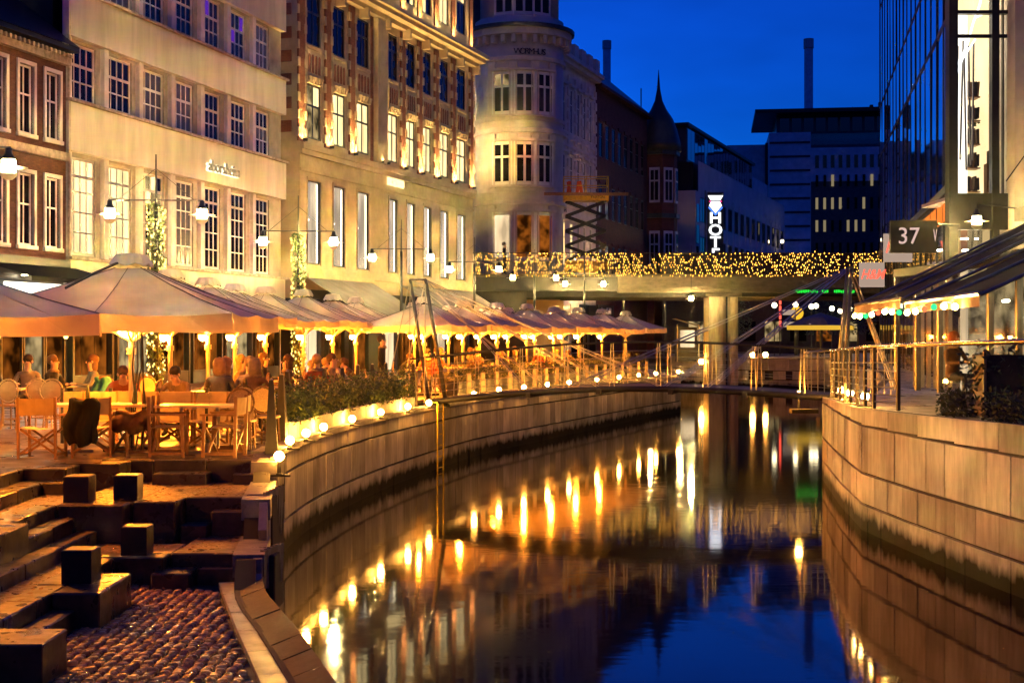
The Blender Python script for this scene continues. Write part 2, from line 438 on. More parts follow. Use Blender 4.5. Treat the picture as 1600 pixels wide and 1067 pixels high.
M['post_wood'] = mat('black_tarred_post', (.018,.014,.012), .55, .4, 12, .15, 30)
M['yellow'] = mat('yellow_ladder_paint', (.62,.42,.02), .5, .3, 12)
M['lift_yellow'] = mat('lift_yellow_paint', (.80,.42,.02), .5, .25, 6)
M['hivis'] = mat('orange_hivis', (.75,.10,.02), .8, .2, 10)
M['plank'] = mat('timber_plank', (.40,.18,.07), .8, .3, 10)
M['sign_white'] = emit('lit_white_sign_face', (1,.72,.55), .11)
M['sign_black'] = mat('black_sign_face', (.012,.010,.010), .4, .1, 3)
M['neon_red'] = emit('red_neon', (1,.09,.05), .55)
M['letter_pink'] = emit('dim_lit_letter', (1,.68,.60), .17, False)
M['hotel_white'] = emit('hotel_letter', (.95,.96,1), .55)
M['hotel_pink'] = emit('hotel_pink', (1,.03,.28), .45)
M['hotel_blue'] = emit('hotel_blue', (.06,.2,1), .45)
M['green_led'] = emit('green_led', (.02,1,.06), .3, False)
M['street_bulb'] = emit('street_lamp_glass', WARM, S_STREET)
M['globe'] = emit('globe_lamp_glass', (1,.40,.055), S_GLOBE)
M['heat'] = emit('terrace_heater_glow', ORANGE, S_HEAT)
M['heat_tube'] = emit('heater_tube', (1,.62,.28), 12)
M['fairy'] = emit('fairy_light', (1,.50,.10), 2.4, False)
M['fairy_net'] = emit('net_light', (1,.42,.05), 3.6)
M['bulb_y'] = emit('party_bulb_yellow', (1,.50,.10), 60)
M['bulb_g'] = emit('party_bulb_green', (.03,1,.20), .5)
M['bulb_r'] = emit('party_bulb_red', (1,.12,.04), .6)
M['uplight'] = emit('uplighter_lens', (1,.66,.22), 260)
M['lit_window'] = emit_interior('lit_room', (1,.72,.32), .52, (2.5,2.5,.5), .55)
M['lit_shop'] = emit_interior('lit_shop_backdrop', (1,.72,.40), .34, (1.2,1.2,.35), .45)
M['lit_amber'] = emit_interior('lit_bar_interior', (1,.26,.025), .09, (1.5,1.5,1.5), .05)
M['lit_dim'] = emit_interior('dim_lit_room', (1,.70,.30), .15, (1.5,1.5,1.5), .05)
M['led_strip'] = emit('led_strip', (1,.80,.45), 3)
M['shop_white'] = emit('shop_ceiling_light', (1,.78,.48), 30)
M['shop_wall'] = mat('shop_wall', (.80,.74,.62), .7, .05, 3)
M['purple'] = emit('purple_screen', (.25,.05,1), .08, False)
M['skin'] = mat('skin', (.52,.30,.20), .55, .1, 20)
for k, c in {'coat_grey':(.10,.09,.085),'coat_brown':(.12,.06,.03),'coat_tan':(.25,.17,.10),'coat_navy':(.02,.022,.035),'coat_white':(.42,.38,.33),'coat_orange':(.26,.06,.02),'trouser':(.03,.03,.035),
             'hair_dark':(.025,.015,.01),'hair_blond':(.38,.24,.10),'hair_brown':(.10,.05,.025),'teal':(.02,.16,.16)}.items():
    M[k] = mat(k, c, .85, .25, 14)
# ------------------------------------------------------------------ quay lines in plan
WATER = -1.6
def spline(pts, step):
    """Catmull-Rom through pts, resampled at equal steps; returns list of (point, yaw)"""
    P = [Vector((*p, 0)) if len(p) == 2 else Vector(p) for p in pts]
    P = [P[0]*2-P[1]] + P + [P[-1]*2-P[-2]]
    dense = []
    for i in range(1, len(P)-2):
        for k in range(24):
            t = k/24
            a,b,c,d = P[i-1],P[i],P[i+1],P[i+2]
            dense.append(.5*((2*b)+(c-a)*t+(2*a-5*b+4*c-d)*t*t+(3*b-a-3*c+d)*t**3))
    dense.append(P[-2])
    L = [0]
    for a, b in zip(dense, dense[1:]): L.append(L[-1]+(b-a).length)
    n = max(1, round(L[-1]/step)); out = []; j = 0
    for i in range(n+1):
        s = L[-1]*i/n
        while j < len(L)-2 and L[j+1] < s: j += 1
        t = (s-L[j])/max(1e-9, L[j+1]-L[j])
        out.append(dense[j].lerp(dense[j+1], min(1,max(0,t))))
    return out

LEFT_MAIN = [(-3.58,21.4),(-3.60,23.5),(-3.50,25.6),(-3.22,28.5),(-2.75,31.7),(-2.05,35.3),(-.98,40.0),(.54,44.4),(2.05,48.6),(3.85,53.6),(6.1,59.6),(7.55,63.0)]
LEFT_NEAR = [(-.40,7.5),(-.88,9.3),(-1.46,11.3),(-2.07,13.3),(-2.72,15.35),(-3.02,17.4),(-3.32,19.7),(-3.58,21.4)]
LEFT_FAR = [(7.55,63.0),(7.2,70.0),(7.6,80.0),(8.6,98.0)]
RIGHT = [(8.6,6.0),(7.3,12.0),(6.62,18.0),(6.30,21.5),(6.13,24.7)]
RIGHT2 = [(6.13,24.7),(6.62,28.5),(7.34,33.3)]
RIGHT_FAR = [(7.34,33.3),(9.6,38.0),(15.5,60.0),(20.0,90.0)]
left_pts = spline(LEFT_MAIN, 1.0)

# ------------------------------------------------------------------ water and ground sheets
def grid_sheet(name, x0, x1, y0, y1, z, m, nx=2, ny=2):
    vs = [(x0+(x1-x0)*i/nx, y0+(y1-y0)*j/ny, z) for j in range(ny+1) for i in range(nx+1)]
    fs = [(j*(nx+1)+i, j*(nx+1)+i+1, (j+1)*(nx+1)+i+1, (j+1)*(nx+1)+i) for j in range(ny) for i in range(nx)]
    return struct(MB().add(vs, fs).build(name, m))
grid_sheet('water', -12, 26, 1.0, 118, WATER, M['water'])
grid_sheet('ground', -900, 900, -200, 1500, -2.6, M['plaza'])

def sheet(name, poly, z, m):
    o = MB().add([(x,y,z) for x,y in poly], [tuple(range(len(poly)))]).build(name, m)
    return struct(o)

in_left = [(p.x-.12, p.y) for p in spline(LEFT_MAIN, 2.0)]
far_left = [(p.x-.12, p.y) for p in spline(LEFT_FAR, 6.0)][1:]
TERR_EDGE = [(-6.55,2.0),(-6.55,18.9),(-6.0,18.9),(-6.0,19.6),(-5.46,19.6),(-5.46,20.2),(-3.62,20.2)]
sheet('terrace_paving', TERR_EDGE + in_left + far_left + [(8.6,118),(30,118),(30,500),(-300,500),(-300,2.0)], 0.0, M['paving'])
in_r = [(p.x+.12, p.y) for p in spline(RIGHT, 2.0)] + [(p.x+.12, p.y) for p in spline(RIGHT2, 2.0)][1:] + [(p.x+.12,p.y) for p in spline(RIGHT_FAR, 8.0)][1:]
nr = len(in_r)
def rz_top(y):          # the right quay rises a little towards us
    return .36 + max(0, min(1, (33.3-y)/15.3))*.29
vs = [(x,y,rz_top(y)-.03) for x,y in in_r] + [(60,y,rz_top(y)-.03) for x,y in in_r]
struct(MB().add(vs, [(i,i+nr,i+1+nr,i+1) for i in range(nr-1)]).build('quay_pavement', M['paving']))
sheet('far_ground', [(16.0,92),(300,92),(300,500),(30,500),(30,118),(12,118),(11.5,100)], .33, M['plaza'])

# ------------------------------------------------------------------ quay walls, panel by panel
def quay_wall(name, label, pts, rows, width, side, ztop, parent=None, coping=True, jitter=.008, cop_w=.42, cop_h=.10):
    """side=+1: the water lies to the right of the walking direction"""
    root = parent or thing(name, label, 'wall', (0,0,0))
    P = spline(pts, width)
    # dark core behind the panels
    vs = []; fs = []
    for p, q in zip(P, P[1:]):
        pass
    n = len(P)
    nor = []
    for i in range(n):
        d = (P[min(i+1,n-1)]-P[max(i-1,0)]).normalized()
        nor.append(Vector((d.y,-d.x,0))*side)
    zf = ztop if callable(ztop) else (lambda y: ztop)
    for i in range(n):
        a = P[i]-nor[i]*.07; b = P[i]-nor[i]*.30
        t = zf(P[i].y)-.02
        vs += [(a.x,a.y,-2.3),(a.x,a.y,t),(b.x,b.y,t),(b.x,b.y,-2.3)]
    for i in range(n-1):
        for k in range(4):
            fs.append((i*4+k,(i+1)*4+k,(i+1)*4+(k+1)%4,i*4+(k+1)%4))
    fs += [(0,1,2,3),((n-1)*4+3,(n-1)*4+2,(n-1)*4+1,(n-1)*4)]
    MB().add(vs, fs).build('wall_core', M['quay_core'], root)
    for ri, (z0, z1, wmul) in enumerate(rows):
        Q = P if wmul == 1 else spline(pts, width*wmul)
        if ri % 2 and wmul == 1 and len(P) > 4:
            Q = [P[0]] + [p.lerp(q,.5) for p, q in zip(P, P[1:])] + [P[-1]]
        for p, q in zip(Q, Q[1:]):
            c = (p+q)/2; d = q-p; L = d.length; d.normalize(); nn = Vector((d.y,-d.x,0))*side
            zt = zf(c.y)
            za = z0 if z0 is not None else zt; zb = z1
            if za <= zb + .05: continue
            yaw = math.atan2(d.y, d.x)
            slope = 0
            if z0 is None: slope = math.atan2(zf(q.y)-zf(p.y), L)
            off = RND.uniform(-jitter, jitter)
            put('stone_panel', cube(M['quay']), root, (c.x-nn.x*(.05-off), c.y-nn.y*(.05-off), (za+zb)/2-.006),
                (RND.uniform(-.004,.004), -slope, yaw+RND.uniform(-.004,.004)), (L-.012, .10, za-zb-.016))
    if coping:
        Q = spline(pts, 1.75)
        for p, q in zip(Q, Q[1:]):
            c = (p+q)/2; d = q-p; L = d.length; d.normalize(); nn = Vector((d.y,-d.x,0))*side
            zt = zf(c.y); slope = math.atan2(zf(q.y)-zf(p.y), L)
            put('coping_stone', cube(M['coping']), root, (c.x-nn.x*(cop_w/2-.03), c.y-nn.y*(cop_w/2-.03), zt-cop_h/2+.035),
                (0, -slope, math.atan2(d.y,d.x)), (L-.012, cop_w, cop_h))
    return root

left_wall = quay_wall('quay_wall', 'curving left quay wall of upright stone panels below the parasol terrace', LEFT_MAIN,
          [(-.07,-.37,2), (-.40,-1.10,1), (-1.13,-2.0,1)], .56, 1, 0.0)
quay_wall('quay_wall', 'low left quay wall in the foreground beside the cobbled landing', LEFT_NEAR,
          [(None,-1.10,1), (-1.13,-2.0,1)], .45, 1, lambda y: (-1.0 if y < 15.9 else (-.74 if y < 17.6 else (-.30 if y < 20.0 else -.02))), coping=False)
quay_wall('quay_wall', 'quay wall running on beneath the road bridge', LEFT_FAR, [(-.07,-.37,2), (-.40,-1.10,1), (-1.13,-2.0,1)], 1.6, 1, 0.0)
rw = quay_wall('quay_wall', 'right quay wall of large tan stone panels below the railings', RIGHT,
          [(None,.25,2), (.22,-.58,1), (-.61,-1.12,1), (-1.15,-2.0,1)], .72, -1, rz_top, coping=False)
quay_wall('quay_wall', '', RIGHT2, [(None,.25,2), (.22,-.58,1), (-.61,-1.12,1), (-1.15,-2.0,1)], .80, -1, rz_top, parent=rw, coping=False)
quay_wall('quay_wall', 'hidden run of the right quay wall behind the footbridge landing', RIGHT_FAR, [(.3,-.58,1),(-.61,-2.0,1)], 2.4, -1, .36, coping=False)
quay_wall('quay_wall', 'distant tan quay wall under the road bridge right of its pier', [(11.5,101),(16.0,92.3),(22,91.5)], [(.30,-.45,1),(-.48,-1.05,1),(-1.08,-2.0,1)], 1.3, 1, .33)

# ------------------------------------------------------------------ the stone steps in the foreground
steps = thing('quay_steps', 'wide dark granite seating steps going down to the cobbled landing', 'steps', (-4.6,16,-1.05))
SX, SY, SZ = 4.6, -16.0, 1.05
def worn_box(name, w, d, h, m, c=.014, jit=.004):
    """stone block with chamfered, slightly uneven edges"""
    bm = bmesh.new(); bmesh.ops.create_cube(bm, size=1.0)
    for v in bm.verts: v.co = Vector((v.co.x*w, v.co.y*d, v.co.z*h))
    n = max(1, int(max(w,d)/.35))
    es = [e for e in bm.edges if abs((e.verts[0].co-e.verts[1].co).x if w >= d else (e.verts[0].co-e.verts[1].co).y) > .3]
    if es and n > 1: bmesh.ops.subdivide_edges(bm, edges=es, cuts=n-1, use_grid_fill=True)
    sharp = [e for e in bm.edges if len(e.link_faces) == 2 and e.calc_face_angle() > .5]
    bmesh.ops.bevel(bm, geom=sharp, offset=min(c, .2*min(w,d,h)), segments=1, affect='EDGES', profile=.5)
    for v in bm.verts: v.co += Vector((RND.uniform(-jit,jit),RND.uniform(-jit,jit),RND.uniform(-jit,jit)*.7))
    me = bpy.data.meshes.new(name); bm.to_mesh(me); bm.free(); me.materials.append(m)
    return me
def block(x0, x1, y0, y1, z1, z0, m='granite', name='step_block'):
    me = worn_box(name, x1-x0-.006, y1-y0-.006, z1-z0, M[m], RND.uniform(.009,.020))
    return put(name, me, steps, ((x0+x1)/2+SX, (y0+y1)/2+SY, (z0+z1)/2+SZ), (0,0,RND.uniform(-.003,.003)))
def run(x0, x1, y0, y1, z1, z0, along='y', step=1.25, m='granite'):
    a, b = (y0, y1) if along == 'y' else (x0, x1)
    n = max(1, round((b-a)/step))
    for i in range(n):
        p = a+(b-a)*i/n; q = a+(b-a)*(i+1)/n
        if along == 'y': block(x0, x1, p, q, z1+RND.uniform(-.004,.004), z0, m)
        else: block(p, q, y0, y1, z1+RND.uniform(-.004,.004), z0, m)
# terrace edge stones
run(-6.95,-6.55, 2.0,18.9, .012,-.5)
run(-6.95,-6.0, 18.9,19.25, .012,-.5,'x'); run(-6.4,-5.46, 19.6,19.95, .012,-.5,'x'); run(-5.9,-3.62, 20.2,20.6, .012,-.5,'x',.7)
block(-6.4,-6.0,19.25,19.6,.010,-.5); block(-5.86,-5.46,19.95,20.2,.010,-.5)
# half step, pebbled level A
run(-6.55,-6.20, 2.0,18.88, -.145,-.6)
block(-5.06,-4.30,19.78,20.19,-.145,-.5); block(-6.19,-5.9,18.55,18.89,-.145,-.6); block(-3.95,-3.45,19.85,20.19,-.15,-.5)
run(-6.19,-5.60, 2.0,15.5, -.29,-1.2)
for (x0,x1,y0) in ((-5.60,-4.78,17.33),(-4.77,-4.23,17.67),(-4.22,-3.42,18.16)):
    block(x0,x1,y0,y0+.34,-.285,-1.2)
    block(x0,x1,y0+.34,20.19,-.30,-1.2,'pebble','pebble_bed')
block(-6.19,-5.61,15.5,18.54,-.30,-1.2,'pebble','pebble_bed')
block(-5.86,-5.60,15.5,17.34,-.286,-1.2)
run(-5.60,-5.33, 2.0,15.56, -.275,-1.2)
# treads to level B
run(-5.59,-5.35, 15.57,17.32, -.44,-1.2,'y',.9); run(-5.34,-5.10, 2.0,17.32, -.60,-1.3)
block(-4.2,-3.86,17.80,18.15,-.60,-1.2); block(-3.85,-3.42,17.98,18.15,-.44,-1.2)
block(-5.09,-4.56,2.0,16.14,-.76,-1.4,'pebble','pebble_bed')
run(-4.86,-4.55, 12.6,16.13, -.745,-1.4,'y',.9)
run(-4.86,-4.55, 2.0,12.59, -.745,-1.4)
for (x0,x1,y0) in ((-5.09,-4.0,16.15),(-3.99,-3.12,16.46)):
    block(x0,x1,y0,y0+.36,-.745,-1.4)
    block(x0,x1,y0+.36,18.14 if x0 > -4.5 else 17.32,-.76,-1.4,'pebble','pebble_bed')
block(-4.54,-4.06,13.87,15.04,-.74,-1.4); block(-4.54,-3.85,11.55,12.2,-.74,-1.4); block(-4.54,-3.95,9.2,10.2,-.74,-1.4)
block(-4.54,-4.30,12.25,13.86,-.90,-1.4); block(-4.54,-4.28,10.2,11.5,-.90,-1.4)
block(-4.10,-3.66,15.95,16.45,-.90,-1.4); block(-3.65,-3.14,16.30,16.45,-.90,-1.4)
# side cheeks and ribbed copings that climb along the water
def cheek(x0, x1, y, z0, z1, xr, yr):
    block(x0, x1, y, y+.30, z1, z0-.3, 'coping', 'cheek_block')
    for k in range(6):
        t = k/5
        xa = x1+.02+t*(xr-x1-.02); ya = y+t*(yr-y)
        mb = MB().box(-.022,.022,-.035,.035,0,1)
        put('rib', cube(M['coping']), steps, (xa+SX, ya+SY, (z0-.1+z1+.02)/2+SZ), (-.12,0,-.35), (.045,.10,z1-z0+.12))
    block(x1, xr+.02, y+.12, yr+.25, z1-.06, z0-.4, 'quay_core', 'cheek_core')
cheek(-3.42,-3.20, 18.12,-.76,-.24, -3.12, 18.9)
cheek(-3.12,-2.92, 16.40,-1.06,-.72, -2.80, 16.95)
cheek(-3.66,-3.46, 20.22,-.30,.03, -3.42, 20.9)
def climb(ya, yb, za, zb, m='coping'):
    P = [p for p in spline(LEFT_NEAR, .25)]
    P = [p for p in P if ya <= p.y <= yb]
    for i, (p, q) in enumerate(zip(P, P[1:])):
        c = (p+q)/2; d = (q-p); L = d.length; d.normalize()
        put('coping_stone', cube(M[m]), steps, (c.x-.16+SX, c.y+SY, (za+zb)/2-.12+SZ), (0,0,math.atan2(d.y,d.x)), (L+.004, .36, .26))
climb(17.6,20.2,-.24,-.30); climb(16.0,17.7,-.70,-.76); climb(19.9,21.7,.02,-.02)
# landing: kerb slabs, coping wedges and the cobble bed
KERB = [(-3.37,16.15),(-2.75,13.9),(-2.07,11.53),(-1.15,8.2)]
KP = spline(KERB, .95)
for p, q in zip(KP, KP[1:]):
    c = (p+q)/2; d = q-p; L = d.length; d.normalize(); nn = Vector((-d.y, d.x, 0))     # nn points to the water (walking towards us)
    yaw = math.atan2(d.y, d.x)
    put('kerb_slab', cube(M['coping']), steps, (c.x+nn.x*.18+SX, c.y+nn.y*.18+SY, -1.09+SZ+RND.uniform(-.004,.004)), (0,0,yaw), (L-.012,.35,.12))
_w = MB().add([(-.5,-.16,-.3),(.5,-.16,-.3),(.5,.16,-.3),(-.5,.16,-.3),(-.5,-.16,-.01),(.5,-.16,-.01),(.5,.16,.10),(-.5,.16,.10)],
              [(3,2,1,0),(4,5,6,7),(0,1,5,4),(1,2,6,5),(2,3,7,6),(3,0,4,7)]).mesh('coping_wedge', mat('rough_dark_coping', (.045,.034,.028), .75, .35, 9, .2, 50, objrand=.2))
NP = [p for p in spline(LEFT_NEAR, .62) if p.y < 16.1][::-1]
for p, q in zip(NP, NP[1:]):
    c = (p+q)/2; d = q-p; L = d.length; d.normalize(); nn = Vector((-d.y, d.x, 0))
    put('coping_wedge', _w, steps, (c.x-nn.x*.15+SX, c.y-nn.y*.15+SY, -1.03+SZ+RND.uniform(-.006,.006)), (RND.uniform(-.01,.01),0,math.atan2(d.y,d.x)), (L-.02,1,1))
def kerb_x(y):
    for (xa,ya),(xb,yb) in zip(KERB, KERB[1:]):
        if yb <= y <= ya: return xa+(xb-xa)*(ya-y)/(ya-yb)
    return -3.37 if y > 16 else -1.15
landing = struct(MB().add([(-4.56,7.5,-1.09),(-.7,7.5,-1.09),(-1.75,11.53,-1.09),(-3.05,16.5,-1.09),(-4.56,16.5,-1.09)], [(0,1,2,3,4)]).build('landing', M['cobble_bed']))
# cobbles: single rounded setts
setts = []
for v in range(6):
    mb = MB(); r = random.Random(40+v)
    a, b, h = .053+r.uniform(-.012,.003), .044+r.uniform(-.009,.003), .021
    ring = [(1,.45),(.55,1),(-.55,1),(-1,.5),(-1,-.5),(-.5,-1),(.55,-1),(1,-.45)]
    ring = [(x*a*r.uniform(.9,1.06), y*b*r.uniform(.9,1.06)) for x,y in ring]
    vs = [(x,y,-.03) for x,y in ring] + [(x,y,h*.45) for x,y in ring] + [(x*.72,y*.72,h) for x,y in ring] + [(0,0,h*1.12)]
    fs = []
    for i in range(8):
        j = (i+1) % 8
        fs += [(i,j,8+j,8+i),(8+i,8+j,16+j,16+i),(16+i,16+j,24)]
    setts.append(mb.add(vs, fs).mesh('sett', M['cobble'], True))
cands = []
y = 8.2
while y < 16.35:
    x = -4.52
    xe = kerb_x(y)-.06
    while x < xe:
        cands.append((x+RND.uniform(-.014,.014), y+RND.uniform(-.012,.012)))
        x += .112
    y += .094
def free(x, y):
    for (x0,x1,y0,y1) in ((-4.56,-4.06,13.8,15.1),(-4.56,-3.85,11.5,12.25),(-4.56,-3.95,9.2,10.25),(-4.56,-4.3,10.2,13.9),(-4.12,-3.1,15.9,16.6)):
        if x0-.04 < x < x1+.04 and y0-.04 < y < y1+.04: return False
    return True
cands = [c for c in cands if free(*c)]
inview = [c for c in cands if c[1] > 11.35 and (c[0]/c[1]) > -.372]
inview.sort(key=lambda c: c[1])
near = set(inview[:300])
rest = MB()
for c in cands:
    me = RND.choice(setts); rot = (RND.uniform(-.10,.10), RND.uniform(-.10,.10), RND.uniform(-.3,.3)); z = -1.075+RND.uniform(-.008,.008)
    if c in near: put('cobble', me, landing, (c[0],c[1],z), rot)
    else:
        Mx = Matrix.Translation((c[0],c[1],z)) @ Euler(rot).to_matrix().to_4x4()
        rest.add([Mx @ v.co for v in me.vertices], [tuple(p.vertices) for p in me.polygons])
ro = rest.build('cobbles', M['cobble'], landing, smooth=True); ro['kind'] = 'stuff'
# dark seat cubes
for i, (x, y, z, w, h, d, where) in enumerate([(-5.44,17.72,-.29,.315,.33,.31,'at the far left corner of the upper pebbled step'),(-4.89,17.95,-.29,.30,.32,.30,'beside the pebbled gap in the upper step'),
                                 (-4.37,16.42,-.75,.30,.335,.30,'on the middle step edge'),(-4.45,14.55,-.745,.31,.345,.31,'on the low slab above the cobbles')]):
    o = MB()
    hw = w/2; b = .012
    o.add([(-hw,-d/2,0),(hw,-d/2,0),(hw,d/2,0),(-hw,d/2,0),(-hw,-d/2,h-b),(hw,-d/2,h-b),(hw,d/2,h-b),(-hw,d/2,h-b),(-hw+b,-d/2+b,h),(hw-b,-d/2+b,h),(hw-b,d/2-b,h),(-hw+b,d/2-b,h)],
          [(3,2,1,0),(0,1,5,4),(1,2,6,5),(2,3,7,6),(3,0,4,7),(4,5,9,8),(5,6,10,9),(6,7,11,10),(7,4,8,11),(8,9,10,11)])
    tag(o.build('seat_cube', M['dark_granite'], None, (x,y,z+.002), RND.uniform(-.03,.03)), 'dark granite seat cube ' + where, 'seat cube', 'granite seat cubes')

# fallen leaves on the wet stone
fl_ = MB()
for _ in range(230):
    lv_ = RND.choice(((-4.5,-3.3,11.4,16.1,-1.035),(-5.05,-4.6,12.6,16.0,-.735),(-5.5,-3.5,17.5,19.9,-.27),(-6.5,-5.7,14,18.5,-.25),(-5.0,-3.2,16.3,17.9,-.735)))
    x, y, z = RND.uniform(lv_[0],lv_[1]), RND.uniform(lv_[2],lv_[3]), lv_[4]+RND.uniform(0,.012)
    a = RND.uniform(0,6.28); s_ = RND.uniform(.02,.045); u = Vector((math.cos(a),math.sin(a),RND.uniform(-.2,.3)))*s_; w_ = Vector((-math.sin(a),math.cos(a),RND.uniform(-.2,.2)))*s_*.5
    p = Vector((x,y,z)); fl_.add([p-u,p-w_,p+u,p+w_],[(0,1,2,3)])
tag(fl_.build('fallen_leaves', mat('fallen_leaf', (.16,.07,.02), .6, .5, 30)), 'small fallen leaves scattered over the wet steps and cobbles', 'leaves', None, 'stuff')

# yellow ladder in its recess
lad = thing('quay_ladder', 'yellow steel ladder fixed to the left quay wall', 'ladder', (-1.92,35.55,WATER), 1.25)
mb = MB()
for s in (-1,1):
    MB().bar((s*.2,-.12,-.4),(s*.2,-.12,1.72),.022).bar((s*.2,-.12,1.72),(s*.2,.25,1.74),.022).build('ladder_rail', M['yellow'], lad)
for k in range(7):
    MB().bar((-.2,-.12,-.2+k*.28),(.2,-.12,-.2+k*.28),.015).build('rung', M['yellow'], lad)
# ------------------------------------------------------------------ buildings
def facade(name, label, cat, X, Y, ux, uy):
    return thing(name, label, cat, (X,Y,0), math.atan2(uy,ux))

def wall_grid(x0, x1, z0, z1, holes, depth=.3, y=0.0):
    """a wall face with openings cut out and their reveals, one connected mesh"""
    xs = sorted({x0,x1,*[h[0] for h in holes],*[h[1] for h in holes]})
    zs = sorted({z0,z1,*[h[2] for h in holes],*[h[3] for h in holes]})
    idx = {}; vs = []; fs = []
    def V(x, yy, z):
        k = (round(x,4), round(yy,4), round(z,4))
        if k not in idx: idx[k] = len(vs); vs.append(k)
        return idx[k]
    for a, b in zip(xs, xs[1:]):
        for c, d in zip(zs, zs[1:]):
            mx, mz = (a+b)/2, (c+d)/2
            if any(h[0] < mx < h[1] and h[2] < mz < h[3] for h in holes): continue
            fs.append((V(a,y,c),V(b,y,c),V(b,y,d),V(a,y,d)))
    for h in holes:
        a,b,c,d = h[:4]; e = y+depth
        hx = [x for x in xs if a-1e-6 <= x <= b+1e-6]; hz = [z for z in zs if c-1e-6 <= z <= d+1e-6]
        for p, q in zip(hx, hx[1:]):
            fs.append((V(p,y,c),V(p,e,c),V(q,e,c),V(q,y,c))); fs.append((V(p,y,d),V(q,y,d),V(q,e,d),V(p,e,d)))
        for p, q in zip(hz, hz[1:]):
            fs.append((V(a,y,p),V(a,y,q),V(a,e,q),V(a,e,p))); fs.append((V(b,y,p),V(b,e,p),V(b,e,q),V(b,y,q)))
    return MB().add(vs, fs)

def window(parent, x0, x1, z0, z1, y, cols, rows, fm, pm, fw=.06, mw=.035, fd=.06, sill=None, open_panes=True):
    """frame with glazing bars as one part, each pane its own sub-part; rows = fractions from the bottom"""
    mb = MB()
    mb.box(x0,x0+fw,y,y+fd,z0,z1).box(x1-fw,x1,y,y+fd,z0,z1).box(x0+fw,x1-fw,y,y+fd,z0,z0+fw).box(x0+fw,x1-fw,y,y+fd,z1-fw,z1)
    a0, a1, b0, b1 = x0+fw, x1-fw, z0+fw, z1-fw
    xs = [a0+(a1-a0)*i/cols for i in range(cols+1)]
    zs = [b0+(b1-b0)*f for f in [0]+list(rows)+[1]]
    for i in range(1, cols): mb.box(xs[i]-mw/2, xs[i]+mw/2, y+.008, y+fd-.01, b0, b1)
    for j in range(1, len(zs)-1):
        w = mw*2 if (len(zs) > 3 and j == len(zs)-2) else mw
        mb.box(a0, a1, y+.004, y+fd-.006, zs[j]-w/2, zs[j]+w/2)
    w = mb.build('window', fm, parent)
    for i in range(cols):
        for j in range(len(zs)-1):
            put('pane', panemesh(pm if not isinstance(pm, list) else RND.choice(pm)), w, ((xs[i]+xs[i+1])/2, y+fd*.55, (zs[j]+zs[j+1])/2), (RND.uniform(-.006,.006),0,RND.uniform(-.01,.01)), (xs[i+1]-xs[i], .008, zs[j+1]-zs[j]))
    return w

# ---- cream building with ribbon windows
UX, UY = .2507, .9681
fa = facade('cream_building', 'cream plaster building with rows of small-paned white windows and projecting bands', 'building', -14.245, 45.0, UX, UY)
L1 = 17.05
wins = []
def sy(Y): return (Y-45.0)/UY
W1 = [(45.37,46.85),(47.55,49.12),(49.8,51.35),(52.05,53.55),(54.3,55.75),(56.5,58.0),(58.8,60.25)]
W1 = [(sy(a)-.07, sy(b)+.07) for a, b in W1]
rowsz = [(4.42,7.60),(9.45,11.30),(13.05,14.95)]
holes = [(a,b,z0,z1) for (z0,z1) in rowsz for a,b in W1]
wall_grid(0, L1, 3.3, 16.5, holes, .34, .14).build('wall', M['pier'], fa)
MB().box(0.01,L1-.01,.5,10,3.2,16.4).build('core', M['black'], fa)
MB().box(L1-.4,L1,.15,10,0,16.4).build('end_wall', M['white_plaster'], fa)
for (za, zb) in ((7.74,9.30),(11.42,12.9),(15.05,17.2)):
    MB().box(0,L1+.04,-.10,.14,za,zb).build('plaster_band', M['white_plaster'], fa)
MB().box(0,L1+.02,-.06,.139,3.3,4.24).build('plaster_band', M['white_plaster'], fa)
for z in (4.25,9.31,12.91):
    MB().box(-.02,L1+.12,-.22,.15,z,z+.09).build('sill', M['sill'], fa)
for i, (a,b) in enumerate(W1):
    for ri, (z0,z1) in enumerate(rowsz):
        # white surround
        MB().box(a-.30,a-.02,-.02,.14,z0-.06,z1+.10).build('window_surround', M['white_paint'], fa)
        pm = RND.choice([M['pane_dark'], M['pane_dark'], M['pane_curtain'], [M['pane_dark'],M['pane_curtain']]])
        if ri == 0: 
            if i < 2: pm = M['lit_window']
            elif i == 2: pm = [M['lit_window'], M['lit_dim'], M['pane_dark']]
        if ri == 2 and i in (4,5): pm = [M['pane_dark']]*6+[M['purple']]
        window(fa, a, b, z0, z1, .20, 4, (.22,.44,.66,.83) if ri == 0 else (.32,.64), M['white_paint'], pm, .09, .045)
# ground floor shop fronts
for i in range(6):
    a = .5+i*2.75; b = a+2.3
    m = [M['lit_amber'], M['lit_dim'], M['lit_amber'], M['lit_amber'], M['lit_dim'], M['lit_amber']][i]
    sf = MB().box(a-.12,a,.0,.2,0,3.0).box(b,b+.12,.0,.2,0,3.0).box(a-.12,b+.12,.0,.2,2.9,3.05).box(a-.12,b+.12,.02,.2,0,.5).build('shop_front', M['black'], fa)
    for k in range(3):
        put('pane', panemesh(m), sf, (a+(b-a)*(k+.5)/3, .22, 1.7), (0,0,0), ((b-a)/3-.05,.01,2.4))
MB().box(0,L1,.24,.5,0,3.3).build('plinth_wall', M['black'], fa)
# dark awning strip
aw = MB().add([(4.5,-1.4,2.75),(L1,-1.4,2.75),(L1,-.05,3.28),(4.5,-.05,3.28),(4.5,-1.4,2.5),(L1,-1.4,2.5)],[(0,1,2,3),(4,5,1,0)]).build('awning', M['awning_dark'], fa)
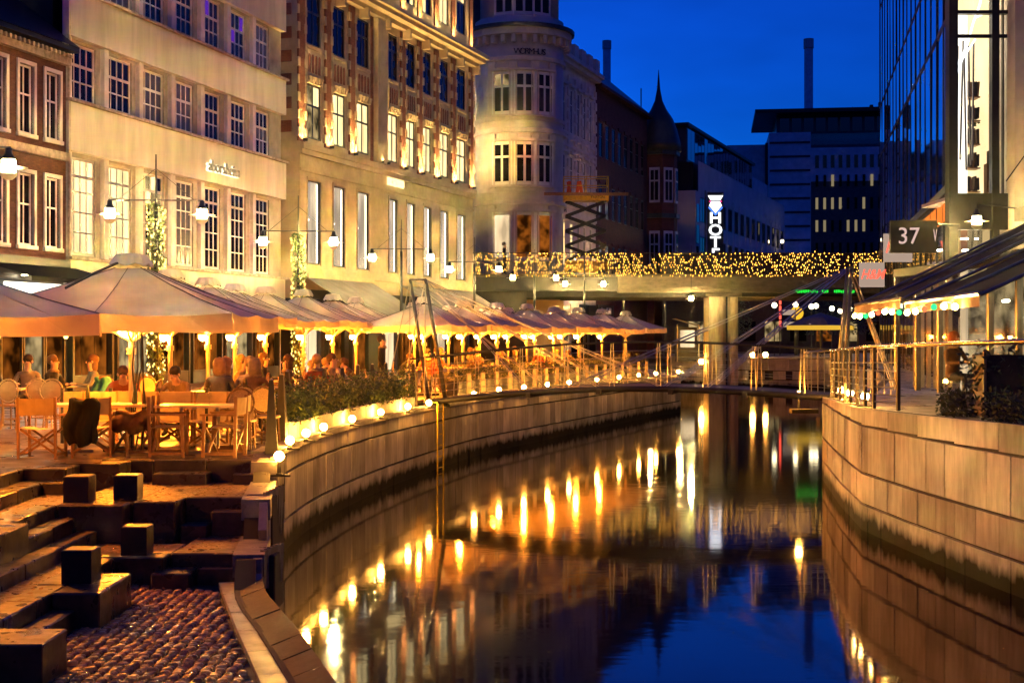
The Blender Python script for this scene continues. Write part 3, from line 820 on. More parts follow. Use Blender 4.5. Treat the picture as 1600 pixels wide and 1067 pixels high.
# back-lit script sign
sg = put('sign_lettering', None, fa, (10.9,-.16,8.35))
text('letters', 'aborsheim', .62, M['sill'], sg, (0,-.03,0), (math.radians(90),0,0), .03, sx=1.05)
text('letter_glow', 'aborsheim', .66, emit('halo_light', (1,.85,.5), 1.0), sg, (0,.04,0), (math.radians(90),0,0), .015, sx=1.02)
# downpipe
MB().tube([(.06,-.06,3.4),(.06,-.06,16.4)],.05,8).build('downpipe', M['sill'], fa)

# ---- red brick house at the left edge
fb = facade('brick_house', 'dark red brick house with white sash windows and slate roof at the left edge', 'building', -14.245-8*UX, 45.0-8*UY, UX, UY)
W0 = [(5.52-1.42*k, 6.28-1.42*k) for k in range(-1,4)]
W0 = [(a-.1,b-.1) for a,b in W0]
holes = [(a,b,z0,z1) for a,b in W0 for z0,z1 in ((4.55,6.75),(7.95,10.05))]
wall_grid(0, 7.98, 3.5, 10.4, holes, .3, 0).build('wall', M['red_brick'], fb)
MB().box(0,7.97,.45,9,3.4,10.4).build('core', M['black'], fb)
MB().box(0,8.0,-.12,.0,7.35,7.62).build('string_course', M['sill'], fb)
MB().box(-.05,8.0,-.18,.02,10.4,10.75).build('cornice', M['sill'], fb)
for k in range(34): put('dentil', cube(M['sill']), fb, (.15+k*.235,-.24,10.68), (0,0,0), (.10,.10,.12))
MB().box(-.05,8.05,-.45,.0,10.80,10.95).build('gutter', M['black'], fb)
MB().add([(-.05,-.5,10.95),(8.02,-.5,10.95),(8.02,3.4,13.9),(-.05,3.4,13.9),(-.05,9,10.95),(8.02,9,10.95)],[(0,1,2,3),(3,2,5,4),(1,5,2),(0,3,4)]).build('roof', M['slate'], fb)
for a,b in W0:
    for z0,z1 in ((4.55,6.75),(7.95,10.05)):
        MB().box(a-.12,a,-.05,.06,z0-.06,z1+.12).box(b,b+.12,-.05,.06,z0-.06,z1+.12).box(a,b,-.05,.06,z1,z1+.12).box(a-.14,b+.14,-.09,.06,z0-.12,z0).build('window_surround', M['white_paint'], fb)
        window(fb, a, b, z0, z1, .08, 2, (.58,), M['white_paint'], M['pane_dark'], .07, .06)
MB().box(0,8.0,-.16,.02,3.5,4.2).build('shop_fascia', M['black'], fb)
MB().box(0,8.0,.1,.4,0,3.5).build('plinth_wall', M['black'], fb)
for k in range(3):
    o = MB().lathe([(.02,0),(.10,.0),(.13,.10),(.05,.13)],10,(5.2+k*1.1,-.35,3.62)).build('fascia_spotlight', M['black'], fb)
    MB().lathe([(.001,0),(.09,0),(.09,-.02),(.001,-.02)],10,(5.2+k*1.1,-.35,3.62)).build('lens', emit('fascia_lens%d'%k,(1,.85,.55),20), o)
MB().add([(3.2,-1.9,3.50),(8.3,-1.9,3.50),(8.3,-.17,3.95),(3.2,-.17,3.95),(3.2,-1.9,3.36),(8.3,-1.9,3.36)],[(0,1,2,3),(4,5,1,0)]).build('awning', M['awning_dark'], fb)
for k in range(4):
    f = MB().box(3.4+k*1.15,3.46+k*1.15,0,.1,0,3.2).box(4.44+k*1.15,4.5+k*1.15,0,.1,0,3.2).box(3.4+k*1.15,4.5+k*1.15,0,.1,3.1,3.2).build('shop_front', M['black'], fb)
    put('pane', panemesh(M['lit_amber'] if k % 2 else M['lit_dim']), f, (3.95+k*1.15,.08,1.6), (0,0,0), (1.0,.01,3.0))
MB().box(4.4,7.7,-.30,-.18,2.65,3.40).build('light_box_sign', emit('white_light_box',(1,.86,.62),1.3), fb)

# the same row of houses runs on unseen towards us, added to block sky light
MB().box(-46,-.05,0,9,0,12.5).build('neighbouring_range', M['red_brick'], fb)

# ---- beige building with brick pilasters and uplighters
VX, VY = .3228, .9465
fc = facade('sandstone_building', 'tall beige stone building with brick pilasters lit from below', 'building', -9.5, 63.0, VX, VY)
L3 = 22.2
def sv(Y): return (Y-63.0)/VY
WY = [(63.7,64.95),(66.2,67.4),(68.7,70.0),(72.3,73.35),(74.5,75.55),(76.7,77.75),(79.0,80.2),(81.5,82.8)]
WS = [(sv(a), sv(b)) for a,b in WY]
G = [(5.05,8.85)]
holes = [(a,b,5.05,8.85) for a,b in WS] + [(a-.05,b+.05,10.75,13.25) for a,b in WS] + [(a-.05,b+.05,15.0,17.35) for a,b in WS] + [(a-.05,b+.05,19.4,22.4) for a,b in WS]
wall_grid(0, L3, 3.9, 23.5, holes, .16, 0).build('wall', M['beige_stone'], fc)
MB().box(.01,L3-.01,.95,12,3.8,23.5).build('core', M['black'], fc)
sh = [(12-b_, 12-a_, z0, z1) for a_,b_,z0,z1 in []]
MB().box(-.001,.02,.0,12,3.5,23.5).build('side_wall', M['beige_stone'], fc)
for k in range(10):
    put('quoin', cube(M['pilaster_brick']), fc, (-.02,.95+(.1 if k%2 else 0),11.2+k*1.05), (0,0,0), (.06,1.3 if k%2 else 1.1,.52))
MB().box(-.06,L3+.02,-.16,.0,9.95,10.18).box(-.10,L3+.02,-.24,0,10.18,10.45).build('string_course', M['beige_stone'], fc)
MB().box(-.03,L3+.02,-.08,.0,9.2,9.32).build('moulding', M['beige_stone'], fc)
MB().box(-.05,L3+.02,-.18,.0,4.55,4.85).build('sill_course', M['beige_stone'], fc)
for z in [5.45+.62*k for k in range(7)]:
    pass
# upper cornice in stepped segments with brackets
co = MB().box(-.2,L3+.15,-.35,0,17.75,18.0).box(-.3,L3+.25,-.75,0,18.0,18.22).box(-.35,L3+.3,-.95,0,18.22,18.45).build('cornice', M['beige_stone'], fc)
for k in range(9):
    put('bracket', cube(M['beige_stone']), co, (1.0+k*2.62,-.3,17.55), (0,0,0), (.18,.5,.5))
MB().box(-.2,L3+.2,-.1,0,23.5,24.2).build('parapet', M['beige_stone'], fc)
piers = [sv(63.05)] + [(WS[i][1]+WS[i+1][0])/2 for i in range(7)] + [sv(83.6)]
for i, s in enumerate(piers):
    w = .42 if i not in (3,) else .9
    if i == 3:
        MB().box(s-.75,s+.35,-.30,0,10.5,17.7).build('pier', M['beige_stone'], fc)
        MB().box(s-1.05,s-.80,-.06,.0,10.5,17.7).build('brick_pilaster', M['pilaster_brick'], fc)
        MB().box(s+.42,s+.72,-.06,.0,10.5,17.7).build('brick_pilaster', M['pilaster_brick'], fc)
        xs_up = [s-.2, s+.58]
    else:
        MB().box(s-.30,s+.30,-.09,.0,10.5,17.7).build('brick_pilaster', M['pilaster_brick'], fc)
        for k in range(9):
            for sgn in (-1,1):
                put('quoin', cube(M['beige_stone']), fc, (s+sgn*(.36 if k%2 else .33),-.06,10.9+k*.78), (0,0,0), (.16 if k%2 else .22,.14,.40))
        xs_up = [s]
    if i < 9:
        MB().box(s-.26,s+.26,-.07,.0,18.5,23.4).build('brick_pilaster', M['pilaster_brick'], fc)
    for x in xs_up:
        for zf in (10.5, 18.55):
            if zf > 12 and i < 3: continue
            fx = MB().lathe([(.10,0),(.12,.10),(.12,.12)],10,(x,-.26,zf)).build('uplighter', M['black'], fc)
            MB().lathe([(.001,0),(.09,0)],10,(x,-.26,zf+.121)).build('lens', M['uplight'], fx)
            ld = bpy.data.lights.new('uplight_beam','SPOT'); ld.energy = (330 if zf < 12 else 300)*LK; ld.color = (1,.60,.18); ld.spot_size = math.radians(64); ld.spot_blend = .8; ld.shadow_soft_size = .05
            lo = bpy.data.objects.new('uplight_beam', ld); COL.objects.link(lo); lo.parent = fx
            lo.location = (x,-.27,zf+.15); lo.rotation_euler = (math.radians(180-4),0,0)
for i, (a,b) in enumerate(WS):
    # shop floor: lit display behind clear glass, led strip down one jamb
    w = window(fc, a, b, 5.05, 8.85, .05, 1, (), M['black'], M['glass'], .05, .04)
    MB().box(b-.09,b-.05,.14,.17,5.15,8.75).build('led_strip', M['led_strip'], fc)
    for k in range(2):
        MB().ball((a+.30+.3*k,.26,7.6-.5*k),.05,8,5).build('spotlight', M['led_strip'], fc)
    MB().box(a-.06,a,-.04,.02,5.0,8.95).box(b,b+.06,-.04,.02,5.0,8.95).box(a-.06,b+.06,-.05,.02,8.85,9.0).build('window_surround', M['beige_stone'], fc)
    pm = M['lit_window'] if i != 0 else [M['lit_window'], M['lit_dim']]
    window(fc, a-.05, b+.05, 10.75, 13.25, .06, 2 if i < 7 else 2, (.62,), M['black'], pm, .09, .09)
    window(fc, a-.05, b+.05, 15.0, 17.35, .06, 2, (.66,), M['black'], M['pane_dark'], .09, .09)
    window(fc, a-.05, b+.05, 19.4, 22.4, .06, 2, (.62,), M['black'], [M['lit_window'], M['pane_dark']], .09, .09)
    # spandrel with little brick arches on corbels
    sp = MB().box(a-.02,b+.02,-.02,.0,13.55,14.75).build('spandrel', M['beige_stone'], fc)
    n = 4; wd = (b-a)/n
    for k in range(n):
        x = a+wd*(k+.5)
        mb = MB(); pts = [(x-wd*.3,13.75),(x+wd*.3,13.75),(x+wd*.3,14.45)] + [(x+wd*.3*math.cos(t),14.45+wd*.45*math.sin(t)) for t in (.6,1.2,math.pi/2,1.95,2.5)] + [(x-wd*.3,14.45)]
        nn = len(pts)
        mb.add([(px,-.045,pz) for px,pz in pts]+[(px,-.01,pz) for px,pz in pts], [tuple(range(nn))]+[(j,(j+1)%nn,(j+1)%nn+nn,j+nn) for j in range(nn)])
        mb.build('arched_brick_panel', M['pilaster_brick'], sp)
        put('corbel', cube(M['beige_stone']), sp, (x,-.10,13.42), (.3,0,0), (wd*.4,.22,.30))
    MB().box(a-.06,b+.06,-.09,.0,13.26,13.36).build('lintel', M['beige_stone'], fc)
    MB().box(a-.06,b+.06,-.07,.0,14.82,14.98).build('sill', M['beige_stone'], fc)
MB().box(0,L3,.3,.95,0,3.9).build('plinth_wall', M['black'], fc)
for i in range(8):
    a, b = WS[i]
    f = MB().box(a-.3,a-.18,.1,.3,0,3.6).box(b+.18,b+.3,.1,.3,0,3.6).box(a-.3,b+.3,.1,.3,3.5,3.65).build('shop_front', M['black'], fc)
    for k in range(2):
        put('pane', panemesh(M['lit_amber'] if i % 3 else M['lit_shop']), f, (a-.15+(b-a+.3)*(k+.5)/2,.27,1.75), (0,0,0), ((b-a+.3)/2-.06,.01,3.4))
sg = put('sign_lettering', None, fc, (sv(72.9),-.12,9.68))
text('letters', 'KOZAN', .58, emit('gold_letter',(1,.72,.30),.6), sg, (0,0,0), (math.radians(90),0,0), .05)
for (a, b) in ((.4,7.4),(11.0,21.6)):
    n = 7 if a < 1 else 10
    r = MB(); vs = []; fs = []
    for k in range(n+1):
        x = a+(b-a)*k/n
        vs += [(x,-.12,4.45),(x,-1.5,3.62+.02*(k%2)),(x,-2.9,2.72+.02*(k%2)),(x,-2.92,2.50)]
    for k in range(n):
        for j in range(3): fs.append((k*4+j,(k+1)*4+j,(k+1)*4+j+1,k*4+j+1))
    ao = MB().add(vs, fs).build('awning', M['awning_grey'], fc)
    MB().box(a-.05,b+.05,-.28,-.06,4.42,4.62).build('awning_cassette', M['beige_stone'], ao)
    for x in (a+.3,b-.3): MB().bar((x,-.15,3.3),(x,-2.8,2.72),.03).build('awning_arm', M['black'], ao)

MB().box(.3,L3-.3,.40,.44,5.0,9.0).build('display_backdrop', M['lit_shop'], fc)

# ---- ivory corner building with round turret
ft = facade('corner_building', 'ivory stucco corner building with rounded window turret beyond the bridge', 'building', 2.6, 100.0, .3219, .9468)
TC = (-3.55, 1.0); TR = 3.05       # turret centre in facade coordinates
def turret_ring(z0, z1, r, m, name='turret_wall', par=ft, n=28):
    return MB().lathe([(r-.25,z0),(r,z0),(r,z1),(r-.25,z1)], n, (TC[0],TC[1],0)).build(name, m, par)
tw = MB().lathe([(TR,0),(TR,23.2)],32,(TC[0],TC[1],0)).build('turret_wall', M['ivory_stone'], ft, smooth=True)
levels = [(7.0,9.9),(12.0,14.6),(16.7,19.3),(23.4,25.9)]
for z, r in ((10.6,TR+.22),(11.4,TR+.12),(15.4,TR+.16),(16.2,TR+.10),(20.2,TR+.14)):
    turret_ring(z, z+.28, r, M['ivory_stone'], 'string_course')
co = turret_ring(21.9, 22.35, TR+.55, M['ivory_stone'], 'cornice')
turret_ring(22.35, 22.6, TR+.75, M['slate'], 'cornice_roof')
for k in range(30):
    t = 2*math.pi*k/30
    put('modillion', cube(M['ivory_stone']), co, (TC[0]+math.cos(t)*(TR+.25),TC[1]+math.sin(t)*(TR+.25),21.6), (0,0,t), (.45,.26,.5))
MB().lathe([(TR-.35,22.4),(TR-.35,31)],24,(TC[0],TC[1],0)).build('turret_top', M['ivory_stone'], ft, smooth=True)
FRZ = math.atan2(.9468,.3219)
for wa in (-112, -84, -58):             # bearings of the bays, seen from the turret centre
    a = math.radians(wa) - FRZ
    for li, (z0,z1) in enumerate(levels):
        rr = TR if li < 3 else TR-.35
        wroot = put('window_bay', MB().box(-.72,.72,-.10,.06,z0-.12,z1+.16).mesh('window_bay', M['white_paint']), ft, (TC[0]+math.cos(a)*(rr+.0),TC[1]+math.sin(a)*(rr+.0),0), (0,0,a+math.pi/2))
        pm = M['pane_dark'] if li else M['lit_amber']
        if li == 0 : 
            put('pane', panemesh(M['lit_shop'] if wa == -112 else M['lit_amber']), wroot, (0,-.115,(z0+z1)/2), (0,0,0), (1.15,.01,z1-z0-.1))
        else:
            for sx in (-1,1):
                put('pane', panemesh(pm), wroot, (sx*.32,-.11,z0+(z1-z0)*.34), (RND.uniform(-.01,.01),0,RND.uniform(-.02,.02)), (.48,.02,(z1-z0)*.60))
                put('pane', panemesh(M['lit_dim'] if (li==2 and wa==-112) else pm), wroot, (sx*.32,-.11,z0+(z1-z0)*.84), (0,0,RND.uniform(-.02,.02)), (.48,.02,(z1-z0)*.28))
        put('lintel', cube(M['ivory_stone']), wroot, (0,-.12,z1+.28), (0,0,0), (1.7,.25,.16))
        put('sill', cube(M['ivory_stone']), wroot, (0,-.12,z0-.2), (0,0,0), (1.6,.28,.14))
for wa in (-126,-98,-71,-46):
    a = math.radians(wa) - FRZ
    for (z0,z1) in ((5.4,10.5),(11.7,15.3),(16.5,20.1)):
        put('pilaster', cube(M['ivory_stone']), ft, (TC[0]+math.cos(a)*(TR+.04),TC[1]+math.sin(a)*(TR+.04),(z0+z1)/2), (0,0,a), (.24,.55,z1-z0))
# lettering round the turret
sgn = put('sign_lettering', None, ft, (0,0,0))
word = 'WORMHUS'
for i, ch in enumerate(word):
    a = math.radians(-92+i*5.6) - FRZ
    text('letter', ch, .58, M['black'], sgn, (TC[0]+math.cos(a)*(TR+.08),TC[1]+math.sin(a)*(TR+.08),20.75), (math.radians(90),0,a+math.pi/2), .04)
# main walls
Lr = 12.6
frw = [(1.0,1.75),(2.2,2.95),(3.4,4.15),(5.4,6.1),(7.3,8.0),(9.0,9.7),(10.8,11.5)]
holes = [(a,b,z0,z1) for a,b in frw for z0,z1 in ((7.0,10.2),(12.2,15.2),(16.9,20.2))]
wall_grid(0, Lr, 0, 21.8, holes, .09, 0).build('wall', M['lilac_stone'], ft)
MB().box(-1.1,-.02,-.25,.6,0,22.2).build('corner_pier', M['ivory_stone'], ft)
for k in range(26): put('rustication', cube(M['ivory_stone']), ft, (-.55,-.28,5.8+k*.62), (0,0,0), (1.12,.08,.54))
MB().box(-5,Lr-.02,.5,12,0,22).build('core', M['lilac_stone'], ft)
MB().box(-1.2,Lr+.1,-.45,.1,21.8,22.1).box(-1.3,Lr+.15,-.7,.1,22.1,22.4).build('cornice', M['lilac_stone'], ft)
for z in (10.7,11.4,15.8,16.4): MB().box(-.02,Lr,-.10,.0,z,z+.2).build('string_course', M['lilac_stone'], ft)
for k in range(7): put('parapet_block', cube(M['lilac_stone']), ft, (.2+k*2.0,-.1,23.0), (0,0,0), (1.1,.4,1.2))
for s in (4.8,6.7,8.5,10.3,12.3):
    for k in range(11): put('quoin', cube(M['lilac_stone']), ft, (s,-.06,12+k*.88), (0,0,0), (.5 if k%2 else .36,.12,.6))
for a,b in frw:
    for li,(z0,z1) in enumerate(((7.0,10.2),(12.2,15.2),(16.9,20.2))):
        window(ft, a, b, z0, z1, .03, 2, (.66,), M['white_paint'], (M['lit_window'] if li == 0 and a < 6 else M['pane_dark']), .07, .06)
        put('lintel', cube(M['lilac_stone']), ft, ((a+b)/2,-.10,z1+.25), (0,0,0), (b-a+.4,.22,.22))
MB().add([(-1,.2,22.4),(Lr,.2,22.4),(Lr,5,27),(-1,5,27),(-1,12,22.4),(Lr,12,22.4)],[(0,1,2,3),(3,2,5,4),(1,5,2),(0,3,4)]).build('roof', M['slate'], ft)
for (x,yy,zt) in ((.9,3.3,28.6),(6.2,3.2,26.6)):
    c = MB().box(x-.9,x+.9,yy-.6,yy+.6,22,zt).box(x-1.0,x+1.0,yy-.7,yy+.7,zt-.5,zt-.3).build('chimney', M['dark_brick'], ft)
    MB().box(x-1.0,x+1.0,yy-.7,yy+.7,zt+.3,zt+.42).build('chimney_cowl', M['black'], c)
    for k in (-.7,.7): MB().bar((x+k,yy,zt),(x+k,yy,zt+.3),.06).build('cowl_leg', M['black'], c)
text('fascia_lettering', 'MOERCH', .8, M['black'], ft, (2.6,-.06,11.05), (math.radians(90),0,0), .02)
# lower shop fronts at river level
for k in range(5):
    f = MB().box(.2+k*2.5,2.5+k*2.5,-.1,.0,3.4,4.2).box(.2+k*2.5,.35+k*2.5,-.1,.0,0,3.4).box(2.35+k*2.5,2.5+k*2.5,-.1,0,0,3.4).build('shop_front', M['lilac_stone'] if k < 3 else M['black'], ft)
    put('pane', panemesh(M['pane_dark'] if k != 1 else M['lit_dim']), f, (1.35+k*2.5,-.03,1.7), (0,0,0), (2.0,.02,3.3))

# ---- dark red brick range with copper roof
fd = facade('brick_range', 'long dark red brick building under a green copper roof', 'building', 6.66, 112.0, .3219, .9468)
Ld = 17.6
ww = [(1.0+2.05*k, 2.05+2.05*k) for k in range(8)]
holes = [(a,b,z0,z1) for a,b in ww for z0,z1 in ((6.5,9.2),(11.3,14.0),(16.2,19.0))]
wall_grid(0, Ld, 0, 21.6, holes, .09, 0).build('wall', M['dark_brick'], fd)
MB().box(0.01,Ld,.6,11,0,21.5).build('core', M['black'], fd)
for a,b in ww:
    for z0,z1 in ((6.5,9.2),(11.3,14.0),(16.2,19.0)):
        window(fd, a, b, z0, z1, .03, 2, (.6,), M['black'], M['pane_dark'], .08, .07)
        put('lintel', cube(M['dark_brick']), fd, ((a+b)/2,-.03,z1+.15), (0,0,0), (b-a+.3,.12,.25))
MB().box(-.2,Ld+.3,-.55,.1,21.6,21.85).build('eaves', M['dark_brick'], fd)
MB().add([(-.2,-.5,21.85),(Ld+.3,-.5,21.85),(Ld+.3,5,26.5),(-.2,5,26.5),(-.2,11,21.85),(Ld+.3,11,21.85)],[(0,1,2,3),(3,2,5,4),(1,5,2),(0,3,4)]).build('roof', M['copper'], fd)
so = MB().box(.3,5.3,-.12,.0,3.3,4.3).build('shop_sign', M['black'], fd)
text('lettering', 'herr Kohl', .75, M['grey_panel'], so, (2.8,-.14,3.8), (math.radians(90),0,0), .02)

# ---- onion-capped turret house
fo = thing('turret_house', 'dark house with onion-shaped slate turret and bay windows', 'building', (12.9,129.3,0), FRZ)
oc = (1.2,-.3)
MB().lathe([(1.75,0),(1.75,18.6)],8,(oc[0],oc[1],0),math.pi/8).build('bay_wall', M['dark_brick'], fo)
for z in (12.6,18.4): MB().lathe([(1.6,z),(2.0,z),(2.0,z+.4),(1.6,z+.4)],8,(oc[0],oc[1],0),math.pi/8).build('string_course', M['zinc'], fo)
MB().lathe([(2.15,18.8),(2.05,19.6),(1.75,20.8),(1.35,21.8),(.75,22.7),(.38,23.5),(.16,24.6),(.02,26.4)],12,(oc[0],oc[1],0)).build('onion_cap', M['zinc'], fo, smooth=True)
for k in range(8):
    t = 2*math.pi*k/8
    for z0 in (8.2,14.0):
        f = put('window', MB().box(-.48,.48,-.05,.05,z0,z0+3.2).mesh('window', M['grey_panel']), fo, (oc[0]+math.cos(t)*1.66,oc[1]+math.sin(t)*1.66,0), (0,0,t+math.pi/2))
        for sx in (-.2,.2):
            for (zz,hh) in ((z0+1.05,1.7),(z0+2.5,.9)): put('pane', panemesh(M['pane_dark']), f, (sx,-.07,zz), (0,0,0), (.3,.02,hh))
MB().box(-.8,8.6,.6,9,0,16.8).build('wall', M['dark_brick'], fo)
MB().add([(-.8,.4,16.8),(8.6,.4,16.8),(8.6,2.6,20.4),(-.8,2.6,20.4),(-.8,9,20.4),(8.6,9,20.4)],[(0,1,2,3),(3,2,5,4)]).add([(8.6,.4,16.8),(8.6,9,16.8),(8.6,9,20.4),(8.6,2.6,20.4)],[(0,1,2,3)]).build('mansard_roof', M['slate'], fo)
for k in range(3):
    MB().box(3.4+k*1.9,4.3+k*1.9,.5,1.8,17.4,18.9).build('skylight', M['pane_blue'], fo)
    for z0 in (6.5,11.3):
        window(fo, 3.4+k*1.8, 4.3+k*1.8, z0, z0+2.9, .5, 2, (.6,), M['grey_panel'], M['pane_dark'], .08, .07)
MB().box(2.8,4.2,4.5,5.9,16,24.6).build('chimney', M['dark_brick'], fo)
MB().bar((8.0,3,20),(8.0,3,26),.06).build('aerial', M['black'], fo)

# ---- modern hotel
HX, HY = .347, .938
fh = facade('hotel_building', 'modern pale hotel with ribbon windows and a set-back glass storey', 'building', 17.85, 135.0, HX, HY)
Lh = 50.0
ww = [(1.0+3.3*k, 3.1+3.3*k) for k in range(15)]
holes = [(a,b,z0,z1) for a,b in ww for z0,z1 in ((5.0,7.4),(9.0,11.4),(12.8,15.2))]
wall_grid(0, Lh, 0, 18.6, holes, .09, 0).build('wall', M['pale_panel'], fh)
MB().box(.01,Lh,.5,14,0,18.5).build('core', M['black'], fh)
for a,b in ww:
    for z0,z1 in ((5.0,7.4),(9.0,11.4),(12.8,15.2)):
        window(fh, a, b, z0, z1, .03, 2, (), M['black'], M['pane_blue'], .08, .10)
    MB().box(b+.5,b+.7,-.06,.0,4,16).build('fin', M['pale_panel'], fh)
gs = MB().box(.3,34,1.2,13,18.6,22.0).build('glass_storey', M['curtain'], fh)
for k in range(22):
    put('pane', panemesh(M['pane_blue']), gs, (1.2+k*1.5,1.16,20.3), (0,0,RND.uniform(-.02,.02)), (1.36,.04,3.0))
MB().box(-.2,34.5,.9,13,22.0,22.3).build('roof_slab', M['black'], fh)
MB().box(34.6,49,2,13,18.6,21.2).build('plant_room', M['grey_panel'], fh)
MB().box(-1.6,-.02,-.1,10,0,15.6).build('stair_tower', M['pale_panel'], fh)
for k in range(6): put('pane', panemesh(M['pane_blue']), fh, (-.8,-.13,3.5+k*2.0), (0,0,RND.uniform(-.03,.03)), (1.1,.05,1.7))
wlmp = MB().ball((44,-.7,13.6),.22,8,6).build('wall_lamp', M['led_strip'], fh)
MB().bar((44,-.05,13.9),(44,-.7,13.85),.04).build('lamp_arm', M['black'], wlmp)
# vertical HOTEL sign
hs = thing('hotel_sign', 'tall vertical illuminated hotel sign with pink and blue emblem', 'sign', (19.0,131.5,0))
MB().box(-.75,.75,.05,.25,7.2,15.2).build('backing', M['black'], hs)
MB().bar((-.9,.3,0),(-.9,.3,15.4),.08).build('post', M['steel'], hs)
for i, ch in enumerate('HOTEL'):
    text('letter', ch, 1.45, M['hotel_white'], hs, (0,-.02,12.75-i*1.12), (math.radians(90),0,0), .05, sx=1.12, bold=.025)
em = MB().add([(-.72,-.03,14.9),(.72,-.03,14.9),(.45,-.03,14.45),(-.45,-.03,14.45)],[(0,3,2,1)]).build('emblem', M['hotel_white'], hs)
for (pts, m) in (([(-.5,14.42),(-.18,14.05),(-.62,14.35)],'hotel_pink'),([(.5,14.42),(.62,14.35),(.18,14.05)],'hotel_pink'),
                 ([(-.40,14.36),(.40,14.36),(.60,13.95),(.0,13.25),(-.60,13.95)],'hotel_white'),([(-.62,13.85),(.0,13.2),(.0,13.0),(-.68,13.75)],'hotel_blue'),([(.62,13.85),(.68,13.75),(.0,13.0),(.0,13.2)],'hotel_blue')):
    MB().add([(x,-.035,z) for x,z in pts],[tuple(range(len(pts)))]).build('emblem_piece', M[m], em)

# ---- office block and chimneys far behind
fk = thing('office_block', 'tall dark office block with a few lit windows and overhanging top storey', 'building', (45.0,212,0), math.radians(-8))
fk.scale = (1,1,.955)
wall = MB().box(-6.2,0,0,20,0,34).build('stair_wall', M['grey_panel'], fk)
for k in range(13): put('joint_band', cube(M['black']), fk, (-3.1,-.06,6+k*2.2), (0,0,0), (6.0,.1,.3))
MB().box(0.0,18,.3,20,0,32).build('curtain_wall', M['curtain'], fk)
MB().box(0,18,0,.3,26.2,31.5).build('upper_wall', M['grey_panel'], fk)
for r in range(7):
    z = 5.0+r*3.55
    for k in range(15):
        lit = (r == 6 and k in (2,7)) or (r == 5 and k in (0,1,2,3,6,9)) or (r == 4 and k in (0,1,4,5,6,9,13)) or (r == 2 and k in (5,7))
        put('window_pane', panemesh(M['office_lit'] if lit else M['pane_dark']), fk, (.9+k*1.15,.22 if z < 25 else -.06,z), (0,0,RND.uniform(-.01,.01)), (.38,.1,1.8))
for k in range(15): put('window_pane', panemesh(M['pane_blue']), fk, (.9+k*1.15,-.06,29.3), (0,0,0), (.55,.1,2.0))
MB().box(-5,18,2,19,34,37).build('top_storey', M['curtain'], fk)
for k in range(12): put('window_pane', panemesh(M['pane_blue']), fk, (-3.8+k*1.8,1.93,35.4), (0,0,RND.uniform(-.02,.02)), (1.4,.06,2.2))
MB().box(-8.3,20,-1,20,37,37.6).build('roof_slab', M['black'], fk)
for (x,w,h) in ((9.0,.5,1.0),(10.3,.7,1.4),(12.2,.8,.9)): MB().box(x,x+w,3,4,37.6,37.6+h).build('roof_vent', M['black'], fk)
MB().box(-12.4,-6.6,6,18,0,33.0).build('side_wing', M['grey_panel'], fk)
MB().box(-6.6,-6.2,4,18,0,33).build('recess', M['black'], fk)
for (x,y,z,r,b,lab) in ((63.2,300,65,.95,0,'tall slim grey chimney stack above the office block'),(22.9,340,73,.95,0,'shorter grey chimney stack rising behind the copper roof')):
    c = thing('chimney_stack', lab, 'chimney', (x,y,0))
    MB().lathe([(r,0),(r,z-2)],16).build('shaft', M['grey_panel'], c, smooth=True)
    MB().lathe([(r+.14,z-2),(r+.14,z),(r-.2,z)],16).build('crown', M['pale_panel'], c)
    MB().lathe([(r+.04,z*.55),(r+.07,z*.55),(r+.07,z*.55+.4),(r+.04,z*.55+.4)],16).build('band', M['black'], c)
# ---- glass department store on the right
def rx(Y): return 13.1+.2*(Y-42)
GL = math.hypot(34.5, 6.9)
fg = facade('glass_store', 'glass curtain-wall store with dark vertical fins on the right bank', 'building', rx(76.5), 76.5, -.1961, -.9806)
MB().box(0,GL-4.2,1.2,14,0,30).build('core', M['black'], fg)
FL = [.4,6.1,11.5,14.2,19.5,25.0]
nb = 17
gm = [M['pane_blue']]
for k in range(nb):
    x0 = GL*k/nb; x1 = GL*(k+1)/nb
    MB().box(x0-.05,x0+.05,-.04,.08,.4,29).build('fin', M['black'], fg)
    for j in range(5):
        m = M['pane_blue']
        if j == 0: m = M['glass']
        put('pane', panemesh(m), fg, ((x0+x1)/2,.0,(FL[j]+FL[j+1])/2), (RND.uniform(-.004,.004),0,RND.uniform(-.012,.012)), (x1-x0-.06,.02,FL[j+1]-FL[j]-.12))
for z in FL[1:]:
    MB().box(0,GL,-.03,.05,z-.10,z+.06).build('transom', M['steel_dark'], fg)
MB().box(0,GL,-.07,-.04,6.16,6.40).build('metal_edge', M['mast'], fg)
for k in range(9):
    put('lit_fascia_panel', cube(emit('orange_fascia', (1,.22,.03), .3) if k == 0 else bpy.data.materials['orange_fascia']), fg, (GL-.7-k*1.36,.0,5.65), (0,0,0), (1.1,.06,.62))
MB().box(0,GL,.9,1.1,.4,6.0).build('shop_backdrop', M['lit_dim'], fg)
